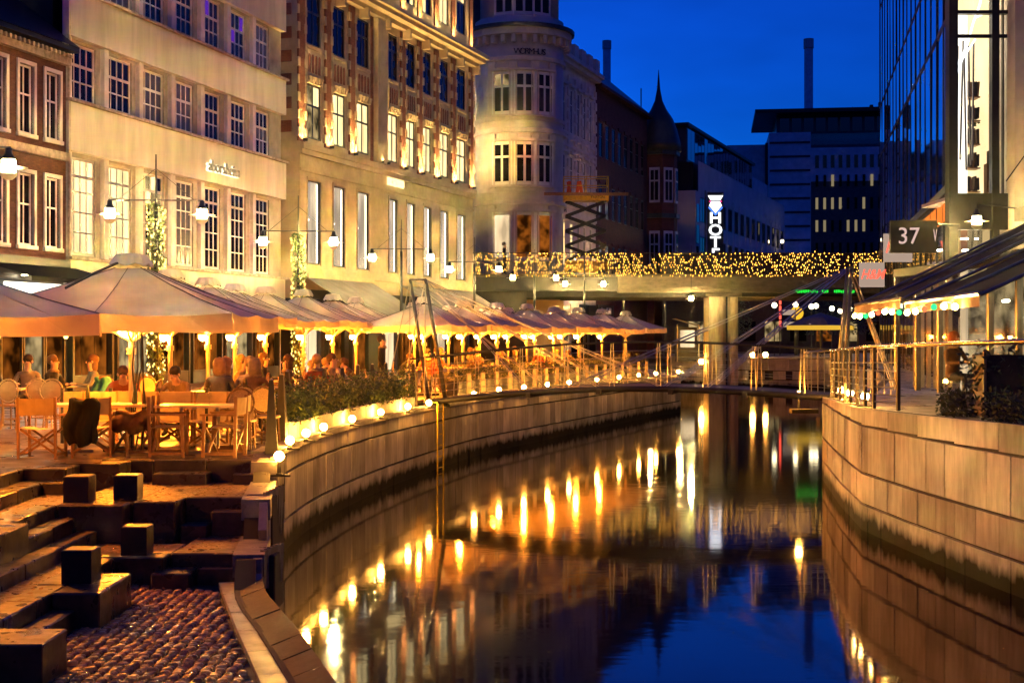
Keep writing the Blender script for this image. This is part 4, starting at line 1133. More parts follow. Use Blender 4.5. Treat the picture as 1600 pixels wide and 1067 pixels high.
# the corner: a tall lit display window that faces us
GX, GY = 13.12, 41.9
fl = thing('corner_shop', 'brightly lit double-height corner shop window with shelves and white branches', 'shop', (GX,GY,0), 0)
W = 1.95
MB().box(-.16,.10,-.18,.25,.4,29).build('corner_column', M['black'], fl)
MB().box(.1,W,-.12,.1,4.95,6.02).build('fascia', M['black'], fl)
MB().box(.1,W,-.12,.1,11.35,11.45).build('transom', M['black'], fl)
MB().box(1.12,1.34,-.14,.12,.4,29).build('column', M['black'], fl)
MB().box(1.46,1.50,-.06,.06,6.0,14).build('mullion', M['black'], fl)
for (a,b) in ((.1,1.12),(1.34,W)):
    for (z0,z1) in ((6.02,10.65),(10.75,14.5),(.45,4.95)):
        put('pane', panemesh(M['glass']), fl, ((a+b)/2,.0,(z0+z1)/2), (0,0,0), (b-a,.015,z1-z0))
MB().box(.1,1.12,-.05,.05,10.65,10.75).box(1.34,W,-.05,.05,10.65,10.75).build('transom', M['black'], fl)
put('lit_display_wall', cube(emit_interior('backlit_display_wall', (1,.70,.33), .62, (1.5,1.5,.5), .7)), fl, (1.25,1.62,10.25), (0,0,0), (1.6,.05,8.7))  # wall glows by itself; the shop's light is put into its material
room = MB().box(.8,3.6,3.4,3.5,5.9,14.6).box(3.5,3.6,.2,3.4,5.9,14.6).box(.05,3.5,.2,3.4,5.9,6.0).box(.05,3.6,.2,3.5,14.5,14.6).add([(.0,.3,5.9),(.04,.3,5.9),(.84,3.5,5.9),(.80,3.5,5.9),(.0,.3,14.6),(.04,.3,14.6),(.84,3.5,14.6),(.80,3.5,14.6)],[(3,2,1,0),(4,5,6,7),(0,1,5,4),(1,2,6,5),(2,3,7,6),(3,0,4,7)]).build('room', M['shop_wall'], fl)
for k in range(3):
    put('ceiling_light', cube(M['shop_white']), fl, (.6+k*1.1,1.6,14.42), (0,0,0), (.5,1.8,.05))
put('light_column', cube(emit('lit_fabric_column',(1,.86,.66),.8)), fl, (.42,1.0,8.8), (0,0,0), (.5,.5,5.4))
for k in range(6):
    put('hanging_drape', cube(M['coat_white']), fl, (.22+k*.12,.62+.05*(k%2),8.6+.15*(k%3)), (0,RND.uniform(-.03,.03),0), (.05,.04,3.6))
sh = MB()
for k in range(5):
    b = MB().box(.72,1.12,.9,1.4,6.15+k*.72,6.19+k*.72).build('shelf', M['wood'], fl)
    for j in range(5):
        put('garment', cube(M[RND.choice(['coat_black','coat_brown','hair_dark','coat_tan'])]), fl, (.78+j*.075,1.1,6.42+k*.72), (0,RND.uniform(-.1,.1),0), (.05,.3,RND.uniform(.3,.5)))
for k in range(6):
    put('garment', cube(M[RND.choice(['coat_black','coat_brown','coat_tan'])]), fl, (1.40+k*.09,1.2,6.6+.4*(k%3)), (0,0,0), (.06,.3,.9))
br = MB()
br.tube([(.25,.4,9.9),(.55,.42,10.5),(.75,.45,11.2),(.95,.45,11.75),(1.05,.45,12.4)],.03,5).tube([(.18,.5,9.4),(.42,.45,10.1),(.80,.40,10.7)],.025,5).tube([(.80,.45,11.35),(.98,.42,11.42),(1.1,.42,11.5)],.025,5)
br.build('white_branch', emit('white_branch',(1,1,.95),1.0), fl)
MB().lathe([(.001,0),(.10,0),(.12,.18),(.001,.2)],8,(.95,1.2,7.95)).build('plant_pot', M['tabletop'], fl)
pl = MB()
for k in range(30):
    a = RND.uniform(0,6.28); e = RND.uniform(.2,1.4); r = RND.uniform(.1,.3)
    p = Vector((.95+math.cos(a)*r*math.cos(e),1.2+math.sin(a)*r*math.cos(e),8.15+math.sin(e)*r*1.3))
    pl.add([p+Vector((-.05,0,0)),p+Vector((0,.02,-.03)),p+Vector((.05,0,0)),p+Vector((0,.0,.06))],[(0,1,2,3)])
pl.build('plant_leaves', M['leaf'], fl)
# ground floor behind: ceiling spots and escalator
MB().box(1.1,4,4.8,4.9,.3,5).box(.1,4,.2,4.8,.25,.3).build('ground_floor_room', M['shop_wall'], fl)
for k in range(10):
    put('ceiling_spot', cube(M['shop_white']), fl, (.25+.42*(k%5),1.0+1.2*(k//5),4.75-.28*(k//5)), (0,0,0), (.16,.2,.03))
esc = MB().beam((.1,1.5,2.2),(1.6,1.8,4.0),.9,.35).build('escalator', M['steel_dark'], fl)
# plain tan building next to it
fw = thing('plain_building', 'plain tan rendered building at the right edge', 'building', (14.72,41.2,0))
MB().box(0.0,9,0,5,4.3,26).build('wall', M['ivory_stone'], fw)
MB().box(0.0,9,.3,5,.4,4.3).build('plinth_wall', M['black'], fw)
MB().box(-.1,9,-.5,.0,4.05,4.3).build('fascia', M['black'], fw)
MB().box(1.3,12,-57,-5,0,18).build('neighbouring_range', M['ivory_stone'], fw)  # unseen houses nearer the camera, added to keep sky light off
MB().box(-46,1.2,-68,-60,0,17).build('rear_range', M['ivory_stone'], fw)  # unseen mass behind the camera, added to block the sky
MB().bar((.35,-.1,7.2),(-.3,-.1,6.3),.02).bar((.35,.0,7.2),(.35,-.14,7.2),.05).build('stay_rod', M['black'], fw)

# ---- signs on the right bank
s37 = thing('house_number_sign', 'black projecting sign with the number 37', 'sign', (11.25,39.5,.04))
MB().box(-.64,.66,-.06,.10,4.08,4.98).build('board', M['sign_black'], s37)
text('number', '37', .66, M['letter_pink'], s37, (-.14,-.075,4.53), (math.radians(90),0,0), .01, sx=.95)
text('initial', 'V', .5, M['letter_pink'], s37, (.60,-.075,4.55), (math.radians(90),0,0), .01, sx=.35)
MB().bar((.4,.05,4.9),(1.5,.6,4.9),.04).build('bracket', M['black'], s37)
def hm(x, y, z, w, lab):
    s = thing('shop_sign', lab, 'sign', (x,y,z), group='white square shop signs with red letters')
    MB().box(-w/2,w/2,0,.14,-w/2,w/2).build('light_box', M['sign_white'], s)
    t = text('lettering', 'H&M', w*.56, M['neon_red'], s, (0,-.02,0), (math.radians(90),0,0), .01, sx=.80, shear=.35, bold=.006)
    MB().bar((w/2,.07,0),(w/2+.9,.07,0),.04).build('bracket', M['black'], s)
hm(13.72,50.0,4.92,1.0,'larger white shop sign with red letters partly behind the number sign')
hm(15.35,60.0,4.40,1.05,'smaller white shop sign with red letters beside the bridge end')
gl = thing('led_ticker', 'thin row of green light lettering under the bridge', 'sign', (17.6,86.5,0))
for k in range(34):
    if k in (13,14,19,20,21,29): continue
    put('green_segment', cube(M['green_led']), gl, (k*.105-.5,-1.8,4.47+RND.uniform(-.02,.02)), (0,0,0), (.06,.03,RND.uniform(.12,.20)))
MB().box(-.8,3.4,-1.76,-1.72,4.30,4.62).build('housing', M['black'], gl)

# ------------------------------------------------------------------ road bridge with net lights
BY = 85.0
bz = lambda px: None
rb = thing('road_bridge', 'road bridge with concrete and steel edge beams on a pale concrete pier', 'bridge', (8,BY,0))
BX0, BX1 = -2.6-8, 26-8
xs_steel = at(965,0,BY).x-8
MB().box(BX0,xs_steel,0,.4,4.62,5.36).box(BX0,xs_steel,-.06,.4,4.50,4.62).build('steel_beam', M['steel_dark'], rb)
MB().box(xs_steel+.01,BX1,-.05,.5,4.86,5.38).box(xs_steel+.01,BX1,-.16,.5,4.66,4.86).box(xs_steel+.01,BX1,.05,.5,4.42,4.66).build('concrete_beam', M['concrete'], rb)
MB().box(BX0,BX1,.5,12,4.75,5.55).build('deck', M['concrete'], rb)
for k in range(5):
    MB().box(BX0,BX1,1.5+k*2.3,1.9+k*2.3,4.2,4.74).build('girder', M['steel_dark'], rb)
pr = MB().box(12.1-8,12.95-8,1.5,4.0,-2.3,4.42).build('pier', M['pier_concrete'], rb)
MB().box(12.96-8,13.95-8,1.9,4.0,-2.3,4.42).box(13.45-8,13.75-8,1.7,1.89,-2.3,4.2).build('pier_wing', M['pier_concrete'], rb)
MB().box(11.9-8,14.1-8,1.3,4.2,4.2,4.43).build('pier_cap', M['concrete'], rb)
MB().tube([(13.2-8,1.6,4.3),(13.2-8,1.6,-2)],.06,6).build('drain_pipe', M['black'], rb)
MB().box(BX0,BX0+3.5,.6,11,0,4.7).build('abutment', M['quay_core'], rb)
# railing panels, each hung with a net of lights
def drop(n=5):
    return None
x = BX0; pi_ = 0
fence = thing('bridge_railing', 'black bridge railing hung with nets of warm lights', 'railing', (8,BY-.12,5.36))
drop_v = [(0,0,-.5),(.5,0,0),(0,.5,0),(-.5,0,0),(0,-.5,0),(0,0,.5)]
drop_f = [(0,2,1),(0,3,2),(0,4,3),(0,1,4),(5,1,2),(5,2,3),(5,3,4),(5,4,1)]
while x < BX1-.2:
    w = 1.75
    p = MB().bar((x,0,0),(x,0,1.5),.045,.045,4).build('post', M['black'], fence)
    MB().bar((x,0,1.42),(x+w,0,1.42),.03,.03,4).bar((x,0,.08),(x+w,0,.08),.02,.02,4).build('rail', M['black'], fence)
    mb = MB()
    for k in range(12): mb.bar((x+w*(k+.5)/12,0,.08),(x+w*(k+.5)/12,0,1.42),.010,.010,4)
    mb.build('baluster_grille', M['black'], fence)
    net = MB()
    dens = RND.uniform(.38,.72)
    for i in range(13):
        for j in range(9):
            if RND.random() > dens: continue
            cx = x+w*(i+.5*(j%2)+RND.uniform(.1,.5))/13.3; cz = .06+j*.163+RND.uniform(-.05,.05)
            if x+8 > 12 and RND.random() < .12: cz += .12
            h = RND.uniform(.06,.15); ww_ = RND.uniform(.018,.032)
            net.add([(cx+a*ww_, -.07+b*ww_, cz+c*h) for a,b,c in drop_v], drop_f)
    no = net.build('net_lights', M['fairy_net'], fence); no['kind'] = 'stuff'
    x += w

# scissor lift on the deck
lf = thing('scissor_lift', 'yellow scissor lift raised on the bridge with orange vests in its basket', 'lift', (at(915,0,91).x,91,5.55))
MB().box(-1.35,1.35,-.6,.6,.35,1.05).build('chassis', M['lift_yellow'], lf)
for sx in (-1,1):
    for syy in (-1,1):
        w_ = MB().lathe([(.001,-.1),(.26,-.1),(.26,.1),(.001,.1)],14).xform(Matrix.Translation((sx*1.0,syy*.62,.26)) @ Matrix.Rotation(math.pi/2,4,'X')).build('wheel', M['black'], lf)
zb = 1.1; zt = zat(315,91)-5.55
n = 4
for i in range(n):
    z0 = zb+(zt-zb)*i/n; z1 = zb+(zt-zb)*(i+1)/n
    for syy in (-.45,.45):
        MB().beam((-1.3,syy,z0),(1.3,syy,z1),.10,.16).build('scissor_arm', M['steel_dark'], lf)
        MB().beam((1.3,syy*.8,z0),(-1.3,syy*.8,z1),.10,.16).build('scissor_arm', M['steel_dark'], lf)
MB().box(-1.45,1.45,-.7,.7,zt,zt+.38).build('platform', M['lift_yellow'], lf)
hr = zat(278,91)-5.55
rail = MB()
for sx in (-1.42,0,1.42):
    for syy in (-.68,.68): rail.bar((sx,syy,zt+.3),(sx,syy,hr),.03)
for z in (hr,(hr+zt+.38)/2):
    rail.bar((-1.42,-.68,z),(1.42,-.68,z),.03).bar((-1.42,.68,z),(1.42,.68,z),.03).bar((-1.42,-.68,z),(-1.42,.68,z),.03).bar((1.42,-.68,z),(1.42,.68,z),.03)
rail.build('guard_rail', M['lift_yellow'], lf)
text('lettering', 'FARESIN', .26, M['black'], lf, (.75,-.715,zt+.2), (math.radians(90),0,0), .005, sx=.9)
for i, (x, dz) in enumerate(((-1.2,0),(-1.02,-.15),(-.62,-.05),(-.28,.05))):
    h = .95
    tag(MB().prism([(-.10,-.04),(.10,-.05),(.12,.04),(-.08,.05)],0,h).xform(Matrix.Rotation(.15*(-1)**i,4,'Y')).build('vest', M['hivis'], None, (lf.location.x+x,91-.62,5.55+zt+.30+dz*.2)),
        ORD[i] + ' orange vest from the left hanging in the lift basket', 'vest', 'orange vests in the lift basket')
tag(MB().box(-2.7,2.7,-.12,.12,-.09,.09).build('long_plank', M['plank'], None, (at(916,0,90).x,90.15,zat(303,90)), .04), 'long reddish plank lying across the scissor lift basket', 'plank')

# ------------------------------------------------------------------ footbridge with masts and stays
fbx = thing('footbridge', 'slim cable-stayed footbridge with steel railings over the canal', 'bridge', (2.7,36.0,0))
A = Vector((-2.35-2.7, .8, .12)); B = Vector((7.75-2.7, -1.7, .38))
def fz(t): return A.z+(B.z-A.z)*t+.30*math.sin(math.pi*t)
def fp(t, side, dz=0): 
    p = A.lerp(B, t); d = (B-A); d.z = 0; d.normalize(); nn = Vector((d.y,-d.x,0))
    return Vector((p.x,p.y,fz(t)+dz)) + nn*side
N_ = 24
vs = []; fs = []
for i in range(N_+1):
    t = i/N_
    vs += [fp(t,.95),fp(t,-.95),fp(t,-.95,-.10),fp(t,.95,-.10)]
for i in range(N_):
    for k in range(4): fs.append((i*4+k,(i+1)*4+k,(i+1)*4+(k+1)%4,i*4+(k+1)%4))
MB().add(vs, fs).build('deck', M['steel_dark'], fbx)
for s in (1.02,-1.02):
    MB().tube([fp(i/N_,s,-.06) for i in range(N_+1)],.075,8).build('edge_tube', M['steel_dark'], fbx, smooth=True)
    MB().tube([fp(i/N_,s,1.08) for i in range(N_+1)],.025,6).build('handrail', M['steel_dark'], fbx)
    for w in range(5):
        MB().tube([fp(i/N_,s,.18+w*.17) for i in range(N_+1)],.005,4).build('railing_wire', M['steel'], fbx)
    for i in range(9):
        t = .06+i*.11
        for dt in (-.006,.006):
            MB().bar(fp(t+dt,s,-.05),fp(t+dt*.4,s,1.1),.014,.012,5).build('railing_post', M['steel'], fbx)
for k in range(4):
    t = .30+k*.17
    MB().beam(fp(t,1.2,-.12),fp(t,-1.2,-.12),.12,.12).build('cross_beam', M['steel_dark'], fbx)
# masts: two leaning poles at the left bank, two at the right
def mast(base, top, name='mast'):
    m = MB().bar(base, top, .06, .045, 10).build(name, M['mast'], fbx, smooth=True)
    MB().lathe([(.001,0),(.10,0),(.10,.04),(.06,.08)],10,tuple(Vector(base)-Vector((0,0,.02)))).build('mast_foot', M['steel_dark'], m)
    return m
o0 = Vector((2.7,36.0,0))
lm = [(at(697,627,36.2)-o0, at(665,437,35.9)-o0), (at(670,612,39.0)-o0, at(641,437,38.6)-o0)]
for b, t in lm: b.z = 0; mast(b, t)
rm = [(at(1307,603,34.2)-o0, at(1325,418,34.4)-o0), (at(1318,600,36.4)-o0, at(1331,418,36.6)-o0)]
for b, t in rm: b.z = .34; mast(b, t)
MB().tube([lm[0][1],lm[1][1]],.03,6).build('mast_tie', M['steel_dark'], fbx)
MB().tube([rm[0][1],rm[1][1]],.03,6).build('mast_tie', M['steel_dark'], fbx)
for (b,t),s in zip(lm,(1.02,-1.02)):
    for tt in (.30,.47,.62):
        for e in (-.04,.04): MB().bar(t, fp(tt,s,-.02)+Vector((e,0,0)), .011, .011, 5).build('stay_cable', M['steel'], fbx)
    back = Vector((t.x-.9,t.y+.3,0)); 
    for e in (-.3,.35): MB().bar(t, (t.x-.35+e,t.y-.5,0), .016,.016,5).build('back_stay', M['steel'], fbx)
for (b,t),s in zip(rm,(1.02,-1.02)):
    for tt in (.38,.62,.72):
        for e in (-.04,.04): MB().bar(t, fp(tt,s,-.02)+Vector((e,0,0)), .011, .011, 5).build('stay_cable', M['steel'], fbx)
    for e in (0,.06): MB().bar(t, (t.x+.85+e,t.y-.9,.5), .016,.016,5).build('back_stay', M['steel'], fbx)

# ------------------------------------------------------------------ street lamps
def lantern(parent, x, y, z, i=0):
    """hanging lantern: cap, disc reflector, glowing glass, dish"""
    c = MB().lathe([(.02,.34),(.06,.32),(.07,.22),(.13,.15),(.13,.12)],12,(x,y,z)).build('lantern_cap', M['black'], parent, smooth=True)
    MB().lathe([(.13,.02),(.34,-.02),(.34,-.03),(.13,.0)],16,(x,y,z)).build('disc_reflector', M['planter_white'], c, smooth=True)
    MB().lathe([(.001,.12),(.11,.12),(.12,-.10),(.001,-.10)],12,(x,y,z)).build('lamp_glass', M['street_bulb'], c)
    MB().lathe([(.15,-.12),(.15,-.17),(.07,-.24),(.001,-.25)],12,(x,y,z)).build('dish', M['planter_white'], c, smooth=True)
    for s in (-1,1): MB().bar((x+s*.13,y,z+.12),(x+s*.13,y,z-.14),.008,.008,4).build('lantern_rod', M['black'], c)
LP = [(-11.5,15.2,0),(-10.25,25.4,0),(-8.95,35.4,1),(-6.95,45.8,1),(-4.34,55.2,0),(-1.74,64.9,0),(1.18,74.0,0),(4.26,83.0,0),(7.7,97.2,0),(11.6,106.5,0)]  # outermost lamps here are added, to light the steps and the corner building
LAMPTXT = ['just out of the picture on the left','in front of the red brick house','rising behind the big parasol, wrapped in a lit garland','before the sandstone building corner, wrapped in a lit garland','behind the footbridge masts, bare dark pole','by the left end of the bridge','in front of the steel bridge beam','last before the middle of the bridge','hidden behind the bridge beam, beyond the river shops','far off under the bridge, left of the kiosk']
posts = []
for i, (x, y, gar) in enumerate(LP):
    sp = thing('street_lamp', 'double-armed street lamp ' + LAMPTXT[i], 'street lamp', (x,y,0), .08, 'double-armed street lamps along the terrace')
    MB().bar((0,0,0),(0,0,5.1),.075,.05,10).build('post', M['black'], sp, smooth=True)
    MB().bar((0,0,5.1),(0,0,6.35),.035,.018,8).build('spire', M['mast'], sp)
    MB().bar((-1.18,0,5.20),(1.18,0,5.20),.022,.022,6).build('cross_arm', M['mast'], sp)
    for s in (-1,1):
        MB().bar((s*.95,0,5.20),(0,0,6.0),.007,.007,4).build('stay', M['mast'], sp)
        lantern(sp, s*1.14, 0, 4.86)
    if gar:
        g = thing('light_garland', ['','','green garland with warm lights wound round the lamp post behind the big parasol','green garland with warm lights wound round the lamp post at the sandstone corner'][i], 'garland', (x,y,0), 0, 'lit garlands on lamp posts')
        lv = MB(); li = MB()
        for k in range(900):
            a = RND.uniform(0,6.28); z = RND.uniform(.5,5.1); r = RND.uniform(.10,.22)*(1+.15*math.sin(z*7+a))
            p = Vector((math.cos(a)*r, math.sin(a)*r, z)); d = Vector((RND.uniform(-1,1),RND.uniform(-1,1),RND.uniform(-1,1))).normalized()*.07; e = d.orthogonal().normalized()*.03
            lv.add([p-d,p-e,p+d,p+e],[(0,1,2,3)])
        for k in range(220):
            a = RND.uniform(0,6.28); z = RND.uniform(.5,5.1); r = .23
            c = (math.cos(a)*r, math.sin(a)*r, z); s_ = RND.uniform(.016,.028)
            li.add([(c[0]+vx*s_*2*.8,c[1]+vy*s_*2*.8,c[2]+vz*s_*3.2) for vx,vy,vz in drop_v], drop_f)
        o = lv.build('foliage', M['leaf'], g); o['kind'] = 'stuff'
        o = li.build('fairy_lights', M['fairy'], g); o['kind'] = 'stuff'
# wall-mounted lantern at the right edge, and the one hung under the bridge
wl = thing('wall_lantern', 'glowing lantern on a long arm from the plain tan building', 'street lamp', (12.94,39.2,.42))
MB().bar((0,0,5.05),(2.1,1.9,5.05),.022).bar((0,0,5.05),(0,0,4.9),.012).bar((2.08,1.88,5.3),(2.08,1.88,4.7),.05).build('arm', M['black'], wl)
lantern(wl, 0, 0, 4.58)
for k, (x, y) in enumerate(((13.2,22.0),)):  # unseen lantern, added to brighten the left quay wall
    w2 = thing('wall_lantern', ['lantern on the right-hand houses, just out of the picture','lantern on the right-hand houses beside us'][k], 'street lamp', (x,y,0), 0, 'lanterns on the right-hand houses')
    MB().bar((0,0,5.05),(2.75,0,5.05),.022).bar((0,0,5.05),(0,0,4.9),.012).build('arm', M['black'], w2)
    lantern(w2, 0, 0, 4.58)
sl_ = thing('street_lamp', 'street lamp in the side street behind the sandstone building', 'street lamp', (-7.4,91.0,5.55))  # added out of sight behind the sandstone building, to light the turret
sl_.scale = (1.45,1.45,1.9)
MB().bar((0,0,0),(0,0,5.1),.075,.05,10).build('post', M['black'], sl_, smooth=True)
MB().bar((-.1,0,5.2),(1.18,0,5.20),.022,.022,6).build('cross_arm', M['mast'], sl_)
lantern(sl_, 1.1, 0, 4.86)
for k in range(3):  # added out of sight behind the bridge, to brighten the hotel front
    hp = thing('street_lamp', ['first street lamp before the hotel, hidden behind the bridge','second street lamp before the hotel, hidden behind the bridge','third street lamp before the hotel, hidden behind the bridge'][k], 'street lamp', (24.5+k*5.5,138.0+k*12,.3), 0, 'street lamps before the hotel')
    hp.scale = (1.2,1.2,1.3)
    MB().bar((0,0,0),(0,0,5.1),.075,.05,10).build('post', M['black'], hp, smooth=True)
    MB().bar((-.6,0,5.2),(.1,0,5.20),.022,.022,6).build('cross_arm', M['mast'], hp)
    lantern(hp, -.6, 0, 4.86)
hl = thing('hanging_lantern', 'small lantern hanging below the concrete bridge beam', 'street lamp', (at(1080,0,84.2).x,84.2,0))
MB().bar((0,0,4.5),(0,0,7.2),.02).build('hanger', M['black'], hl)
lantern(hl, 0, 0, zat(466,84.2))

# ------------------------------------------------------------------ globe lamps on the quay edges
def globe(p, lab, grp, h=.10, r=.068):
    g = thing('globe_lamp', lab, 'lamp', p, 0, grp)
    MB().lathe([(.001,0),(.045,0),(.045,.015),(.03,.02),(.028,h-r*.8),(.001,h-r*.8)],10).box(-.16,.16,-.03,.03,-.03,.0).build('base', M['steel_dark'], g)
    MB().ball((0,0,h+.02),r,12,8).build('globe', M['globe'], g, smooth=True)
    return g
def left_edge(y):
    P = left_pts
    for a, b in zip(P, P[1:]):
        if a.y <= y <= b.y: return a.lerp(b, (y-a.y)/(b.y-a.y)).x
    return P[-1].x
near = [22.3,24.0,25.6,28.1,30.6,33.0,34.9]
for i, y in enumerate(near):
    globe((left_edge(y)+.075, y, .02), ORD[i] + ' globe lamp from the steps on the coping before the planters', 'globe lamps before the hedge planters')
far = [39.4,41.6,43.7,45.9,48.1,51.3,54.1,56.8,59.3,62.4]
for i, y in enumerate(far):
    globe((left_edge(y)+.08, y, .02), ORD[i] + ' globe lamp past the footbridge mast along the far terrace edge', 'globe lamps along the far terrace edge', .17 if i else .13)
globe((-3.30,19.95,-.17), 'globe lamp low on the ribbed coping beside the steps', 'globe lamps on the quay edges', .24, .07)
for i, (x,y) in enumerate(((7.42,32.6),(6.86,29.4),(6.42,26.4))):
    globe((x+.20,y,rz_top(y)+.0), ['globe lamp at the far corner of the right quay, by the mast foot','middle globe lamp on the right quay edge','nearest globe lamp on the right quay edge'][i], 'globe lamps on the right quay', .15, .075)
pad = thing('globe_lamp', 'globe lamp on a dark bracket over the water at the right bank', 'lamp', (7.05,34.6,-.05))
MB().box(-.2,.45,-.15,.15,-.05,.05).build('bracket', M['steel_dark'], pad)
MB().bar((0,0,.05),(0,0,.3),.02).build('stem', M['steel_dark'], pad)
MB().ball((0,0,.40),.09,12,8).build('globe', M['globe'], pad, smooth=True)
for i, (px,py,Y) in enumerate(((1096,577,88),(1176,565,93),(1196,563,94))):
    p = at(px,py,Y)
    globe((p.x,p.y,.33 if i else -.02), ['distant lamp beside the bridge pier, left of it','left one of the two distant lamps right of the pier','right one of the two distant lamps right of the pier'][i], 'distant quay lamps', max(.2,p.z-(.33 if i else -.02)), .16)
# ------------------------------------------------------------------ parasols
def parasol(x, y, rz, half, zeave, zapex, lab, grp, heat=True, halfy=None, val=.26, tube=False, pole_x=0.0, base_z=0.0, hz=1.86, lamp_side=-1, nlamp=1):
    hy = halfy or half
    p = thing('parasol', lab, 'parasol', (x,y,base_z), rz, grp)
    z0 = -base_z
    zeave += z0; zapex += z0
    MB().bar((0,0,0),(0,0,zapex-.1),.045,.042,10).build('pole', M['parasol_frame'], p, smooth=True)
    MB().box(-.35,.35,-.35,.35,0,.07).build('base_plate', M['steel_dark'], p)
    MB().lathe([(.045,-.05),(.075,-.05),(.075,.05),(.045,.05)],10,(0,0,1.55)).build('crank_collar', M['parasol_frame'], p)
    # canopy: four gores, slightly sagging between the ribs
    corners = [(-half,-hy),(half,-hy),(half,hy),(-half,hy)]
    vs = []; fs = []; n = 6; m = 5
    for k in range(4):
        a = corners[k]; b = corners[(k+1)%4]; o = len(vs)
        for i in range(m+1):
            t = .10+.90*i/m
            for j in range(n+1):
                u = j/n
                sag = .10*t*math.sin(math.pi*((u*2) % 1 if u < 1 else 0))*.5
                zz = zapex+(zeave-zapex)*t - .05*math.sin(math.pi*t) - sag
                vs.append(((a[0]+(b[0]-a[0])*u)*t,(a[1]+(b[1]-a[1])*u)*t, zz))
        for i in range(m):
            for j in range(n):
                q = o+i*(n+1)+j
                fs.append((q,q+n+1,q+n+2,q+1))
    c = MB().add(vs, fs).build('canopy', M['parasol'], p, smooth=False)
    vv = []; vf = []
    for k in range(4):
        a = corners[k]; b = corners[(k+1)%4]; o = len(vv)
        for j in range(13):
            u = j/12
            w = .015*math.sin(u*40+k)
            px, py = a[0]+(b[0]-a[0])*u, a[1]+(b[1]-a[1])*u
            sag = .05*math.sin(math.pi*((u*2)%1 if u < 1 else 0))
            ox, oy = ((0,-1),(1,0),(0,1),(-1,0))[k]
            vv += [(px+ox*.005,py+oy*.005,zeave-sag),(px+ox*(.02+w),py+oy*(.02+w),zeave-val-sag*.4)]
        for j in range(12): vf.append((o+j*2,o+j*2+2,o+j*2+3,o+j*2+1))
    MB().add(vv, vf).build('valance', M['valance'], p)
    for k in range(4):
        a = corners[k]; b = corners[(k+1)%4]
        MB().tube([(a[0]*t,a[1]*t,zapex+(zeave-zapex)*t-.05*math.sin(math.pi*t)+.006) for t in (.1,.4,.7,1.0)],.009,4).build('seam', M['seam'], p)
        m_ = ((a[0]+b[0])/2,(a[1]+b[1])/2)
        MB().tube([(m_[0]*t,m_[1]*t,zapex+(zeave-zapex)*t-.05*math.sin(math.pi*t)+.004) for t in (.1,.4,.7,1.0)],.006,4).build('seam', M['seam'], p)
    # raised vent cap
    cc = .13*half+.08; cv = []
    mb = MB(); o = 0
    pts = []
    for k in range(16):
        t = 2*math.pi*k/16; r = cc*(1.12 if k % 4 == 2 else (1.0 if k % 2 else .9))
        pts.append((r*math.cos(t), r*math.sin(t), zapex-.02-(.05 if k % 2 == 0 else .0)))
    mb.add([(0,0,zapex+.15)]+[(x_*.72,y_*.72,zapex+.12) for x_,y_,z_ in pts]+pts,
           [(0,1+k,1+(k+1)%16) for k in range(16)]+[(1+k,17+k,17+(k+1)%16,1+(k+1)%16) for k in range(16)])
    mb.build('vent_cap', M['parasol'], p)
    for k in range(8):
        t = k*math.pi/4+math.pi/4
        e = Vector((math.cos(t),math.sin(t),0)); sc = min(half/max(1e-6,abs(e.x)), hy/max(1e-6,abs(e.y)))*.97
        rb_ = MB().beam((0,0,zapex-.12),(e.x*sc,e.y*sc,zeave-.04),.03,.04).build('rib', M['parasol_frame'], p)
        MB().beam((0,0,zeave-.42),(e.x*sc*.52,e.y*sc*.52,zapex+(zeave-zapex)*.52-.10),.025,.035).build('strut', M['parasol_frame'], rb_)
    if heat:
        for q in range(nlamp):
            a_ = math.pi+.5+q*2*math.pi/max(1,nlamp); hx, hy_ = .12*math.cos(a_), .12*math.sin(a_)
            h = MB().lathe([(.001,.14),(.05,.14),(.12,-.02),(.11,-.03)],10,(hx,hy_,hz+z0)).build('heat_lamp', M['steel'], p)
            MB().ball((hx,hy_-.01,hz-.06+z0),.085,10,6).build('glowing_bulb', M['heat'], h, smooth=True)
    for k in range(5):      # small string bulbs under the eaves
        xx = -half+2*half*(k+.5)/5
        b = MB().ball((xx,-hy*.93,zeave-val-.02),.028,6,4).build('string_bulb', M['fairy'], p)
    return p

M['seam'] = mat('seam_tape', (.20,.16,.15), .9)
G1 = 'cream square parasols on the near terrace'
P1 = parasol(-6.0,22.2,0,1.98,2.12,2.95,'big cream parasol nearest us in the middle of the near terrace', G1, True, tube=True, hz=1.92, nlamp=1)
P0 = parasol(-7.33,18.07,.285,1.95,2.06,2.75,'cream parasol cut off by the left edge', G1, True, halfy=1.45, hz=1.80, nlamp=1)
MB().tube([(-.12,-.35,2.92),(-.35,-.80,2.74),(-.62,-1.32,2.50)],.022,5).build('dark_strap', M['black'], P1)
row = [(266,28),(325,31),(367,34),(415,37),(474,40),(520,43),(556,46)]
WH = ['just behind the big one, left of the others','second in the row behind the big one','third in the row behind the big one','middle of the row, beside the garland','fifth in the row, right of the garland','sixth in the row, last but one before the masts','last of the near row before the footbridge masts']
for i, (px, Y) in enumerate(row):
    x = (px-800)/FPX*Y
    parasol(x, Y, -.10+.05*math.sin(i*3.3), 1.58, 2.20+.03*math.sin(i*2.1), 2.95+.03*math.cos(i*1.7), 'cream parasol ' + WH[i], G1, True, hz=1.83, val=.17)
for j in range(2):      # radiant tubes under the big parasol
    hx = thing('radiant_heater', ['glowing tube heater under the left side of the big parasol','glowing tube heater under the right side of the big parasol'][j], 'heater', (-6.95+j*1.55,21.6,1.95), .5)
    MB().box(-.32,.32,-.05,.05,.0,.06).build('hood', M['black'], hx)
    MB().tube([(-.28,-.03,-.02),(.28,-.03,-.02)],.022,6).build('tube', M['heat_tube'], hx)
